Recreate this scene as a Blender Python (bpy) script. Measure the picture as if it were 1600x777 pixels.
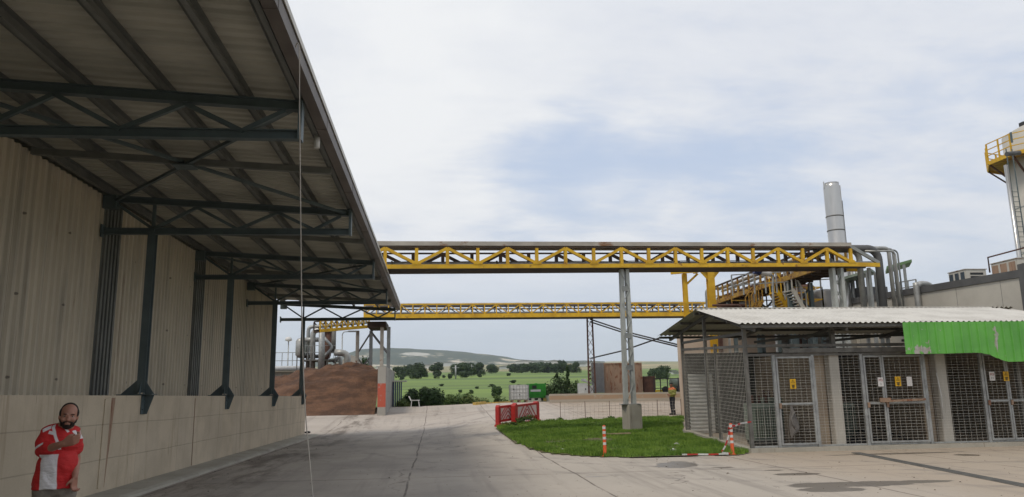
import bpy, bmesh, math, random
from mathutils import Vector, Matrix, noise
random.seed(7)
for o in list(bpy.data.objects): bpy.data.objects.remove(o)
COL = bpy.context.scene.collection
SC = bpy.context.scene
V = Vector
# ------------------------------------------------------------------ camera
F, CX, CY, CAMZ = 1200.0, 800.0, 388.5, 1.6
Yc = V((680-CX, CY-620, -F)).normalized()
Zc = V((690-CX, CY+5690, -F)); Zc = (Zc - Yc*Zc.dot(Yc)).normalized()
Xc = Yc.cross(Zc)
RW = Matrix((Xc, Yc, Zc))            # camera -> world (X right of the building axis, Y along it, Z up)
CAM = V((0, 0, CAMZ))
cd = bpy.data.cameras.new('camera'); cam = bpy.data.objects.new('camera', cd); COL.objects.link(cam)
cam.matrix_world = Matrix.Translation(CAM) @ RW.to_4x4()
cd.sensor_width = 36; cd.lens = 36*F/1600; cd.clip_start = .05; cd.clip_end = 30000
SC.camera = cam
# ------------------------------------------------------------------ sky, sun, exposure
SUN = V((-.42, -.38, .84)).normalized()
sd = bpy.data.lights.new('sun', 'SUN'); sun = bpy.data.objects.new('sun', sd); COL.objects.link(sun)
sd.energy = 1.5; sd.angle = math.radians(14); sd.color = (1, .90, .76)
sun.rotation_euler = SUN.to_track_quat('Z', 'Y').to_euler(); sun.location = (0, 0, 60)
W = bpy.data.worlds.new('World'); SC.world = W; W.use_nodes = True
def build_world():
    nt = W.node_tree; nt.nodes.clear(); N = nt.nodes.new; L = nt.links.new
    out = N('ShaderNodeOutputWorld'); bg = N('ShaderNodeBackground'); bg.inputs[1].default_value = 1.0
    sky = N('ShaderNodeTexSky'); sky.sky_type = 'NISHITA'; sky.sun_disc = False
    sky.sun_elevation = math.asin(SUN.z); sky.sun_rotation = math.atan2(SUN.x, SUN.y); sky.dust_density = 2.5
    sc = N('ShaderNodeVectorMath'); sc.operation = 'SCALE'; sc.inputs['Scale'].default_value = .085
    L(sky.outputs[0], sc.inputs[0])
    tc = N('ShaderNodeTexCoord'); sep = N('ShaderNodeSeparateXYZ'); L(tc.outputs['Generated'], sep.inputs[0])
    def M(op, a, b=None, clamp=False):
        n = N('ShaderNodeMath'); n.operation = op; n.use_clamp = clamp
        for i, x in enumerate((a, b)):
            if x is None: continue
            if isinstance(x, (int, float)): n.inputs[i].default_value = x
            else: L(x, n.inputs[i])
        return n.outputs[0]
    z = M('MAXIMUM', sep.outputs['Z'], 0.0); den = M('ADD', z, .16)
    cmb = N('ShaderNodeCombineXYZ'); L(M('DIVIDE', sep.outputs['X'], den), cmb.inputs[0]); L(M('DIVIDE', sep.outputs['Y'], den), cmb.inputs[1])
    def noise_(scale, detail, dist, off, rough=.55, stretch=(1, 1.25, 1)):
        mp = N('ShaderNodeMapping'); L(cmb.outputs[0], mp.inputs[0]); mp.inputs['Location'].default_value = off
        mp.inputs['Scale'].default_value = stretch
        n = N('ShaderNodeTexNoise'); n.inputs['Scale'].default_value = scale; n.inputs['Detail'].default_value = detail
        n.inputs['Roughness'].default_value = rough; n.inputs['Distortion'].default_value = dist; L(mp.outputs[0], n.inputs[0]); return n.outputs[0]
    n1 = noise_(.9, 6, .35, (3.1, .7, 0)); n2 = noise_(3.2, 8, .2, (1.3, 5.2, 0), .6)
    # a thinner patch of cloud ahead, where the blue shows
    def blob(dirv, rad):
        dp = N('ShaderNodeVectorMath'); dp.operation = 'DISTANCE'; L(tc.outputs['Generated'], dp.inputs[0]); dp.inputs[1].default_value = dirv
        return M('SUBTRACT', 1.0, M('DIVIDE', dp.outputs['Value'], rad), True)
    def dirpx(px, py): return tuple((RW @ V((px-CX, CY-py, -F))).normalized())
    gap = M('ADD', blob(dirpx(800, 265), .14), M('ADD', blob(dirpx(930, 240), .12), M('ADD', M('MULTIPLY', blob(dirpx(570, 160), .09), .6), M('MULTIPLY', blob(dirpx(1130, 300), .16), .9))))
    bright = M('ADD', blob(dirpx(650, 60), .45), M('MULTIPLY', blob(dirpx(620, 210), .15), .8))
    n3 = noise_(2.2, 7, .5, (9.3, 2.2, 0), .66, (.7, 1.9, 1)); n1 = M('ADD', M('MULTIPLY', n1, .55), M('MULTIPLY', n3, .45))
    dens = M('ADD', M('ADD', n1, M('MULTIPLY', n2, .45)), M('SUBTRACT', M('MULTIPLY', bright, .20), M('MULTIPLY', gap, .25)))
    mr = N('ShaderNodeMapRange'); mr.interpolation_type = 'SMOOTHSTEP'; L(dens, mr.inputs[0]); mr.inputs[1].default_value = .42; mr.inputs[2].default_value = .80
    # haze colour low, pale blue higher
    ramp = N('ShaderNodeValToRGB'); L(z, ramp.inputs[0]); r = ramp.color_ramp
    r.elements[0].position = 0; r.elements[0].color = (.53, .58, .66, 1)
    r.elements[1].position = .6; r.elements[1].color = (.47, .57, .77, 1)
    e = r.elements.new(.10); e.color = (.53, .59, .69, 1); e = r.elements.new(.24); e.color = (.53, .61, .755, 1)
    mx = N('ShaderNodeMix'); mx.data_type = 'RGBA'; mx.inputs[0].default_value = .22; L(ramp.outputs[0], mx.inputs[6]); L(sc.outputs[0], mx.inputs[7])
    cr = N('ShaderNodeValToRGB'); L(M('ADD', M('ADD', M('MULTIPLY', n2, .55), M('MULTIPLY', n3, .3)), M('MULTIPLY', bright, .25)), cr.inputs[0]); r2 = cr.color_ramp
    r2.elements[0].position = .3; r2.elements[0].color = (.58, .61, .68, 1); r2.elements[1].position = .75; r2.elements[1].color = (.75, .76, .775, 1)
    low = N('ShaderNodeMapRange'); L(z, low.inputs[0]); low.inputs[1].default_value = .03; low.inputs[2].default_value = .2
    m2 = N('ShaderNodeMix'); m2.data_type = 'RGBA'
    L(M('MULTIPLY', mr.outputs[0], low.outputs[0]), m2.inputs[0]); L(mx.outputs[2], m2.inputs[6]); L(cr.outputs[0], m2.inputs[7])
    L(m2.outputs[2], bg.inputs[0]); L(bg.outputs[0], out.inputs[0])
build_world()
SC.view_settings.view_transform = 'Standard'; SC.view_settings.look = 'None'; SC.view_settings.exposure = .26; SC.view_settings.gamma = 1
SC.view_settings.use_curve_mapping = False
SC.cycles.max_bounces = 8; SC.cycles.diffuse_bounces = 6; SC.cycles.volume_bounces = 1
# ------------------------------------------------------------------ photo pixel (1600 wide) -> point on a plane of the place
def ray(px, py): return RW @ V((px-CX, CY-py, -F))
def aY(px, py, y): d = ray(px, py); return CAM + d*(y/d.y)
def aX(px, py, x): d = ray(px, py); return CAM + d*(x/d.x)
def aZ(px, py, z): d = ray(px, py); return CAM + d*((z-CAMZ)/d.z)
def sm(t): t = max(0., min(1., t)); return t*t*(3-2*t)
def interp(x, pts):
    if x <= pts[0][0]: return pts[0][1]
    for (a, b), (c, d) in zip(pts, pts[1:]):
        if x <= c: return b+(d-b)*(x-a)/(c-a)
    return pts[-1][1]
def gz(x, y):
    l = interp(y, [(37, 0), (41, .22), (52, 1.02), (60, 1.4), (90, 2)])
    r = interp(y, [(20.5, 0), (25, .22), (37, .5), (50, 1.08), (60, 1.5), (90, 2.2)])
    t = sm((x+2)/7.0); return l+(r-l)*t
def atg(px, py):       # pixel -> first hit on the yard surface
    d = ray(px, py); t = 2/d.y
    while t*d.y < 75:
        p = CAM+d*t
        if p.z <= gz(p.x, p.y): break
        t += .03/d.y
    return V((p.x, p.y, gz(p.x, p.y)))
# ------------------------------------------------------------------ tagging
def tag(o, label=None, cat=None, group=None, kind=None):
    if label: o['label'] = label
    if cat: o['category'] = cat
    if group: o['group'] = group
    if kind: o['kind'] = kind
    return o
def thing(name, loc, label, cat, group=None):
    o = bpy.data.objects.new(name, None); o.empty_display_size = .2; COL.objects.link(o); o.location = loc
    return tag(o, label, cat, group)
def wl(o):
    v = V((0, 0, 0))
    while o: v += o.location; o = o.parent
    return v
def copy_tree(o, parent=None):
    c = o.copy(); COL.objects.link(c); c.parent = parent
    for ch in list(o.children): copy_tree(ch, c)
    return c
# ------------------------------------------------------------------ mesh builder (world coordinates)
class MB:
    def __init__(s): s.v = []; s.f = []; s.sm = []
    def add(s, vs, fs, smooth=False):
        b = len(s.v); s.v += [tuple(v) for v in vs]; s.f += [tuple(b+i for i in f) for f in fs]; s.sm += [smooth]*len(fs); return s
    def box(s, x0, x1, y0, y1, z0, z1, bev=0):
        if bev:
            bm = bmesh.new(); bmesh.ops.create_cube(bm, size=1)
            for v in bm.verts: v.co = V(((x0+x1)/2+v.co.x*(x1-x0), (y0+y1)/2+v.co.y*(y1-y0), (z0+z1)/2+v.co.z*(z1-z0)))
            bmesh.ops.bevel(bm, geom=bm.edges[:], offset=bev, segments=2, affect='EDGES')
            bm.verts.index_update()
            s.add([v.co.copy() for v in bm.verts], [[v.index for v in f.verts] for f in bm.faces]); bm.free(); return s
        vs = [(x, y, z) for z in (z0, z1) for y in (y0, y1) for x in (x0, x1)]
        return s.add(vs, [(0, 2, 3, 1), (4, 5, 7, 6), (0, 1, 5, 4), (2, 6, 7, 3), (0, 4, 6, 2), (1, 3, 7, 5)])
    def bar(s, p, q, w, h, up=(0, 0, 1)):
        p, q = V(p), V(q); d = (q-p).normalized(); u = V(up)
        if abs(d.dot(u)) > .98: u = V((0, 1, 0))
        sx = d.cross(u).normalized(); sy = sx.cross(d)
        vs = [c+sx*(a*w/2)+sy*(b*h/2) for c in (p, q) for a, b in ((-1, -1), (1, -1), (1, 1), (-1, 1))]
        return s.add(vs, [(3, 2, 1, 0), (4, 5, 6, 7), (0, 1, 5, 4), (1, 2, 6, 5), (2, 3, 7, 6), (3, 0, 4, 7)])
    def ibar(s, p, q, w, h, up=(0, 0, 1), t=.012):
        p, q = V(p), V(q); d = (q-p).normalized(); u = V(up)
        if abs(d.dot(u)) > .98: u = V((0, 1, 0))
        sx = d.cross(u).normalized(); sy = sx.cross(d)
        s.bar(p+sy*(h/2-t/2), q+sy*(h/2-t/2), w, t, u); s.bar(p-sy*(h/2-t/2), q-sy*(h/2-t/2), w, t, u); s.bar(p, q, t, h-2*t, u); return s
    def tube(s, pts, r, n=10, caps=True, r2=None):
        pts = [V(p) for p in pts]; rings = []; m = len(pts)
        up = V((0, 0, 1)) if abs((pts[1]-pts[0]).normalized().z) < .95 else V((1, 0, 0))
        for i, p in enumerate(pts):
            d = (pts[min(i+1, m-1)]-pts[max(i-1, 0)]).normalized(); a = d.cross(up)
            if a.length < 1e-4: a = d.orthogonal()
            a.normalize(); b = a.cross(d); up = b if abs(b.dot(up)) > 0 else up
            rr = r if r2 is None else r+(r2-r)*i/(m-1)
            rings += [p+(a*math.cos(2*math.pi*k/n)+b*math.sin(2*math.pi*k/n))*rr for k in range(n)]
        fs = [(i*n+k, i*n+(k+1) % n, (i+1)*n+(k+1) % n, (i+1)*n+k) for i in range(m-1) for k in range(n)]
        s.add(rings, fs, True)
        if caps: b = len(s.v)-len(rings); s.f += [tuple(b+k for k in range(n))[::-1], tuple(b+(m-1)*n+k for k in range(n))]; s.sm += [False, False]
        return s
    def lathe(s, c, prof, n=24):
        c = V(c); vs = [c+V((r*math.cos(2*math.pi*k/n), r*math.sin(2*math.pi*k/n), z)) for r, z in prof for k in range(n)]
        m = len(prof); return s.add(vs, [(i*n+k, i*n+(k+1) % n, (i+1)*n+(k+1) % n, (i+1)*n+k) for i in range(m-1) for k in range(n)], True)
    def quad(s, a, b, c, d): return s.add([a, b, c, d], [(0, 1, 2, 3)])
    def prism(s, poly, n, t):      # planar polygon extruded by n*t
        n = V(n)*t; k = len(poly); vs = [V(p) for p in poly]+[V(p)+n for p in poly]
        return s.add(vs, [tuple(range(k))[::-1], tuple(range(k, 2*k))]+[(i, (i+1) % k, (i+1) % k+k, i+k) for i in range(k)])
    def corr(s, o, u, v, per, dep, nrm, th=.004, shape='trap', seg=1):   # corrugated sheet: waves across u, ribs run along v
        o, u, v, nrm = V(o), V(u), V(v), V(nrm).normalized(); Lu = u.length; ud = u/Lu; prof = []
        k = max(1, round(Lu/per)); p = Lu/k
        for i in range(k):
            if shape == 'trap':
                for a, h in ((0, 0), (.42, 0), (.55, 1), (.87, 1)): prof.append((i*p+a*p, h*dep))
            else:
                for a in range(6): prof.append((i*p+a*p/6, (.5-.5*math.cos(a/6*2*math.pi))*dep))
        prof.append((Lu, 0)); m = len(prof)
        for sgn in (0, 1):
            vs = []
            for j in range(seg+1):
                for a, h in prof: vs.append(o+ud*a+nrm*(h-sgn*th)+v*(j/seg))
            s.add(vs, [(j*m+i, j*m+i+1, (j+1)*m+i+1, (j+1)*m+i) for j in range(seg) for i in range(m-1)], shape != 'trap')
        return s
    def build(s, name, mat, parent=None, **k):
        me = bpy.data.meshes.new(name); off = wl(parent) if parent else V((0, 0, 0)); loc = V((0, 0, 0))
        if not parent and k.pop('center', True) and s.v:
            xs = [min(v[i] for v in s.v) for i in range(3)]; xm = [max(v[i] for v in s.v) for i in range(3)]
            loc = V(((xs[0]+xm[0])/2, (xs[1]+xm[1])/2, xs[2])); off = loc
        me.from_pydata([tuple(V(v)-off) for v in s.v], [], s.f); me.update()
        me.polygons.foreach_set('use_smooth', s.sm)
        me.materials.append(mat); o = bpy.data.objects.new(name, me); o.location = loc
        COL.objects.link(o)
        if parent: o.parent = parent; o.location = (0, 0, 0)
        return tag(o, **k) if k else o
# ------------------------------------------------------------------ materials
def nodes(name):
    m = bpy.data.materials.new(name); m.use_nodes = True; nt = m.node_tree; b = nt.nodes['Principled BSDF']
    return m, nt, b
def mathn(nt, op, a, b=None, clamp=False, c=None):
    n = nt.nodes.new('ShaderNodeMath'); n.operation = op; n.use_clamp = clamp
    for i, x in enumerate((a, b, c)):
        if x is None: continue
        if isinstance(x, (int, float)): n.inputs[i].default_value = x
        else: nt.links.new(x, n.inputs[i])
    return n.outputs[0]
def noisen(nt, vec, scale, detail=4, rough=.55, mapping=(1, 1, 1), dist=0, loc=(0, 0, 0)):
    mp = nt.nodes.new('ShaderNodeMapping'); mp.inputs['Scale'].default_value = mapping; mp.inputs['Location'].default_value = loc
    nt.links.new(vec, mp.inputs[0]); n = nt.nodes.new('ShaderNodeTexNoise'); n.inputs['Scale'].default_value = scale
    n.inputs['Detail'].default_value = detail; n.inputs['Roughness'].default_value = rough; n.inputs['Distortion'].default_value = dist
    nt.links.new(mp.outputs[0], n.inputs[0]); return n.outputs[0]
def mixc(nt, f, a, b, mode='MIX'):
    n = nt.nodes.new('ShaderNodeMix'); n.data_type = 'RGBA'; n.blend_type = mode
    for i, x in ((0, f), (6, a), (7, b)):
        if isinstance(x, (int, float)): n.inputs[i].default_value = x
        elif isinstance(x, tuple): n.inputs[i].default_value = x if len(x) == 4 else (*x, 1)
        else: nt.links.new(x, n.inputs[i])
    return n.outputs[2]
def step(nt, x, a, b):
    n = nt.nodes.new('ShaderNodeMapRange'); n.interpolation_type = 'SMOOTHSTEP'; nt.links.new(x, n.inputs[0]); n.inputs[1].default_value = a; n.inputs[2].default_value = b; return n.outputs[0]
def geo_pos(nt): return nt.nodes.new('ShaderNodeNewGeometry').outputs['Position']
def bump(nt, b, h, s, dist=.02):
    n = nt.nodes.new('ShaderNodeBump'); n.inputs['Strength'].default_value = s; n.inputs['Distance'].default_value = dist
    nt.links.new(h, n.inputs['Height']); nt.links.new(n.outputs[0], b.inputs['Normal'])
def pm(name, c1, c2=None, scale=3, rough=.6, metal=0, bmp=0, rust=None, rustamt=.55, mapping=(1, 1, 1), spec=.4, bscale=None):
    """base colour varied between c1 and c2 by noise, optional rust / dirt patches"""
    m, nt, b = nodes(name); tc = nt.nodes.new('ShaderNodeTexCoord').outputs['Object']
    if c2 is None: c2 = tuple(x*.8 for x in c1)
    col = mixc(nt, step(nt, noisen(nt, tc, scale, 5, .6, mapping), .35, .68), c1, c2)
    if rust:
        rm = step(nt, noisen(nt, tc, scale*1.7, 7, .68, mapping, .3, (5, 2, 1)), rustamt, rustamt+.09); col = mixc(nt, rm, col, rust)
    nt.links.new(col, b.inputs['Base Color']); b.inputs['Roughness'].default_value = rough; b.inputs['Metallic'].default_value = metal
    b.inputs['Specular IOR Level'].default_value = spec
    if bmp: bump(nt, b, noisen(nt, tc, bscale or scale*6, 5, .6, mapping), bmp)
    return m
M = {}
M['yellow'] = pm('yellow_paint', (.66, .40, .018), (.50, .285, .015), 2.2, .5, 0, .05, (.22, .085, .02), .61)
M['yellow_rusty'] = pm('weathered_yellow_paint', (.40, .24, .03), (.25, .13, .03), 3, .6, 0, .1, (.13, .05, .02), .52)
M['steel_dark'] = pm('dark_teal_steel', (.10, .13, .135), (.075, .10, .105), 2, .5, 0, .04)
M['steel_grey'] = pm('grey_painted_steel', (.26, .27, .26), (.19, .20, .195), 2, .5, .1, .05)
M['steel_green'] = pm('grey_green_column_steel', (.40, .415, .39), (.31, .325, .305), 2, .5, .0, .05, (.2, .1, .05), .68)
M['galv'] = pm('galvanised_steel', (.36, .37, .36), (.26, .265, .26), 6, .45, .35, .05)
M['galv_d'] = pm('dull_galvanised_frame', (.17, .165, .15), (.11, .105, .095), 4, .6, .2, .05, (.12, .07, .04), .66)
M['wire'] = pm('mesh_wire', (.62, .60, .54), (.46, .44, .39), 5, .5, .3)
M['inox'] = pm('polished_stainless', (.55, .54, .51), (.42, .41, .39), 1.5, .28, .85, .03, None, .5, (1, 1, .15))
M['pipe_clad'] = pm('aluminium_pipe_cladding', (.40, .40, .38), (.28, .28, .265), 2.5, .42, .4, .04, (.22, .12, .06), .66)
M['tray'] = pm('grey_rust_stained_tray', (.46, .42, .36), (.32, .29, .25), 1.2, .6, .1, .05, (.22, .11, .055), .57, (.6, 1, 1))
M['brown'] = pm('rusty_brown_steel', (.10, .045, .028), (.06, .028, .02), 3, .75, 0, .1)
M['under'] = pm('dark_rust_and_shade', (.06, .035, .02), (.03, .02, .015), 2, .8)
M['roofpanel'] = pm('canopy_sheet', (.52, .50, .42), (.41, .40, .335), 1.1, .7, 0, 0, None, .5, (.6, 3, 1))
M['gutter'] = pm('canopy_gutter', (.15, .13, .115), (.11, .095, .085), 1.5, .55, .1)
M['whitesheet'] = pm('white_roof_sheet', (.56, .54, .49), (.45, .43, .385), 1.3, .5, 0, .04)
M['cream'] = pm('cream_wall_panel', (.48, .455, .40), (.42, .395, .345), .8, .6, 0, .03)
M['darkgrey'] = pm('dark_grey_parapet', (.105, .105, .105), (.08, .08, .08), 1.5, .5)
M['black'] = pm('black_rubber', (.012, .012, .013), (.02, .02, .02), 3, .6)
M['darkroom'] = pm('dark_paint_and_shade', (.05, .05, .045), (.025, .025, .022), 1.5, .6)
M['machgreen'] = pm('pale_green_machine', (.20, .24, .19), (.13, .16, .13), 2, .5)
M['beige'] = pm('beige_plaster', (.42, .34, .25), (.31, .245, .18), 1.2, .85, 0, .1)
M['white'] = pm('white_plastic', (.62, .62, .60), (.52, .52, .50), 4, .45)
M['red'] = pm('red_plastic', (.50, .035, .03), (.38, .028, .024), 4, .45, 0, .04, (.25, .09, .07), .66)
M['orange'] = pm('orange_plastic', (.62, .10, .025), (.50, .075, .02), 4, .45)
M['green'] = pm('bright_green_paint', (.045, .36, .03), (.03, .28, .025), 4, .45, 0, .05)
M['rust'] = pm('rusty_container_steel', (.33, .22, .15), (.24, .16, .11), 1.2, .8, 0, .1, (.19, .07, .035), .52, (2.2, 2.2, .55))
M['contgrey'] = pm('grey_container_end', (.22, .225, .225), (.17, .17, .17), 1.5, .6, 0, .05, (.17, .08, .05), .64, (1, 1, .5))
M['bark'] = pm('bark', (.09, .06, .04), (.05, .035, .025), 6, .9, 0, .3)
M['signyel'] = pm('yellow_sign', (.72, .42, .01), (.66, .37, .01), 3, .4)
M['signwht'] = pm('white_sign', (.7, .68, .66), (.62, .6, .58), 3, .4)
M['ink'] = pm('black_ink', (.02, .02, .02), (.03, .03, .03), 3, .5)
M['redink'] = pm('red_ink', (.35, .03, .03), (.3, .03, .03), 3, .5)
M['blue'] = pm('blue_paint', (.03, .05, .14), (.02, .03, .10), 3, .5)
M['woodpale'] = pm('pale_timber', (.42, .33, .20), (.32, .25, .15), 8, .8, 0, .1)
M['glassdark'] = pm('dark_fan_grille', (.05, .07, .09), (.03, .04, .05), 8, .3)
M['kerbyellow'] = pm('yellow_kerb_paint', (.55, .37, .08), (.42, .30, .10), 4, .8, 0, .1, (.3, .27, .22), .55)

def concrete_wall_mat(name, c1, c2, stain, seamz=(.62, 1.22), seamx=2.45, axis='Y', sealed=True):
    m, nt, b = nodes(name); P = geo_pos(nt); s = nt.nodes.new('ShaderNodeSeparateXYZ'); nt.links.new(P, s.inputs[0])
    col = mixc(nt, step(nt, noisen(nt, P, .9, 6, .6), .35, .65), c1, c2)
    st = step(nt, noisen(nt, P, 1.0, 6, .62, (5, 5, .35)), .54, .72); col = mixc(nt, mathn(nt, 'MULTIPLY', st, .55), col, stain)
    st2 = step(nt, noisen(nt, P, 1.0, 5, .6, (11, 11, .8), 0, (3, 7, 0)), .66, .74); col = mixc(nt, mathn(nt, 'MULTIPLY', st2, .75), col, (.10, .065, .04))
    h = None
    for z0 in seamz:
        wob = mathn(nt, 'MULTIPLY', mathn(nt, 'SUBTRACT', noisen(nt, P, .35, 2), .5), .08)
        d = mathn(nt, 'ABSOLUTE', mathn(nt, 'SUBTRACT', mathn(nt, 'ADD', s.outputs['Z'], wob), z0)); k = mathn(nt, 'SUBTRACT', 1.0, step(nt, d, .004, .014)); h = k if h is None else mathn(nt, 'MAXIMUM', h, k)
    ax = s.outputs[axis]; fr = mathn(nt, 'ABSOLUTE', mathn(nt, 'SUBTRACT', mathn(nt, 'FRACT', mathn(nt, 'DIVIDE', ax, seamx)), .5))
    k2 = mathn(nt, 'MULTIPLY', mathn(nt, 'SUBTRACT', 1.0, step(nt, fr, .002, .006)), .7); h = mathn(nt, 'MAXIMUM', h, k2)
    col = mixc(nt, mathn(nt, 'MULTIPLY', h, .30), col, (.12, .10, .075))
    # pour to pour tone differences
    fl = mathn(nt, 'FLOOR', mathn(nt, 'DIVIDE', ax, seamx*.5)); wn = nt.nodes.new('ShaderNodeTexWhiteNoise'); wn.noise_dimensions = '1D'; nt.links.new(fl, wn.inputs['W'])
    col = mixc(nt, mathn(nt, 'MULTIPLY', wn.outputs[0], .16), col, (.36, .33, .28))
    nt.links.new(col, b.inputs['Base Color']); b.inputs['Roughness'].default_value = .88
    hh = mathn(nt, 'SUBTRACT', noisen(nt, P, 22, 5, .6), mathn(nt, 'MULTIPLY', h, 1.2)); bump(nt, b, hh, .35, .012); return m
M['concwall'] = concrete_wall_mat('stained_concrete', (.60, .505, .375), (.49, .41, .30), (.26, .18, .105))
M['concblock'] = concrete_wall_mat('grey_concrete', (.36, .35, .32), (.28, .27, .245), (.17, .14, .11), (1.95, 2.8), 2.4)
M['plinth'] = concrete_wall_mat('plinth_concrete', (.40, .375, .315), (.32, .30, .25), (.24, .21, .16), (9,), 50)

def clad_mat():
    m, nt, b = nodes('ribbed_cladding'); P = geo_pos(nt); s = nt.nodes.new('ShaderNodeSeparateXYZ'); nt.links.new(P, s.inputs[0])
    col = mixc(nt, step(nt, noisen(nt, P, .5, 5), .3, .7), (.57, .50, .385), (.49, .43, .33))
    col = mixc(nt, mathn(nt, 'MULTIPLY', step(nt, noisen(nt, P, 1, 5, .6, (3, 3, .25)), .45, .75), .5), col, (.20, .19, .16))
    sm_ = mathn(nt, 'SUBTRACT', 1., step(nt, mathn(nt, 'ABSOLUTE', mathn(nt, 'SUBTRACT', mathn(nt, 'FRACT', mathn(nt, 'DIVIDE', s.outputs['Y'], 1.125)), .5)), .004, .010)); col = mixc(nt, mathn(nt, 'MULTIPLY', sm_, .55), col, (.09, .075, .055))
    rs_ = mathn(nt, 'MULTIPLY', step(nt, noisen(nt, P, 1, 6, .65, (9, 9, .5), 0, (2, 5, 1)), .60, .70), .45); col = mixc(nt, rs_, col, (.22, .14, .08))
    # screws: small dark dots on a coarse grid
    y = mathn(nt, 'ABSOLUTE', mathn(nt, 'SUBTRACT', mathn(nt, 'FRACT', mathn(nt, 'DIVIDE', s.outputs['Y'], .8)), .5))
    z = mathn(nt, 'ABSOLUTE', mathn(nt, 'SUBTRACT', mathn(nt, 'FRACT', mathn(nt, 'DIVIDE', s.outputs['Z'], 1.35)), .5))
    d = mathn(nt, 'ADD', mathn(nt, 'POWER', mathn(nt, 'MULTIPLY', y, .8), 2.), mathn(nt, 'POWER', mathn(nt, 'MULTIPLY', z, 1.35), 2.))
    k = mathn(nt, 'SUBTRACT', 1.0, step(nt, d, .0003, .0009)); col = mixc(nt, mathn(nt, 'MULTIPLY', k, .7), col, (.05, .035, .03))
    nt.links.new(col, b.inputs['Base Color']); b.inputs['Roughness'].default_value = .6; return m
M['clad'] = clad_mat()
def greenfascia_mat():
    m, nt, b = nodes('peeling_green_sheet'); P = geo_pos(nt); s = nt.nodes.new('ShaderNodeSeparateXYZ'); nt.links.new(P, s.inputs[0])
    col = mixc(nt, step(nt, noisen(nt, P, 1.2, 5), .3, .7), (.13, .41, .07), (.095, .32, .055))
    # paint flaked off in patches
    def spot(x, z, rx, rz):
        dx = mathn(nt, 'DIVIDE', mathn(nt, 'SUBTRACT', s.outputs['X'], x), rx); dz = mathn(nt, 'DIVIDE', mathn(nt, 'SUBTRACT', s.outputs['Z'], z), rz)
        return mathn(nt, 'SUBTRACT', 1., mathn(nt, 'ADD', mathn(nt, 'MULTIPLY', dx, dx), mathn(nt, 'MULTIPLY', dz, dz)), True)
    a = spot(12.85, 2.60, .55, .24)
    for q in ((15.05, 2.85, .10, .50), (12.25, 2.7, .12, .2)): a = mathn(nt, 'MAXIMUM', a, spot(*q))
    n = noisen(nt, P, 7, 7, .7, (1, 1, .7)); k = step(nt, mathn(nt, 'ADD', mathn(nt, 'MULTIPLY', a, .22), n), .66, .68)
    k2 = step(nt, noisen(nt, P, 3.1, 6, .7, (1, 1, 1), 0, (7, 1, 4)), .74, .76)
    col = mixc(nt, mathn(nt, 'MAXIMUM', k, k2), col, mixc(nt, noisen(nt, P, 14), (.20, .16, .13), (.5, .5, .48)))
    nt.links.new(col, b.inputs['Base Color']); b.inputs['Roughness'].default_value = .45; return m
M['fascia'] = greenfascia_mat()

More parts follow.
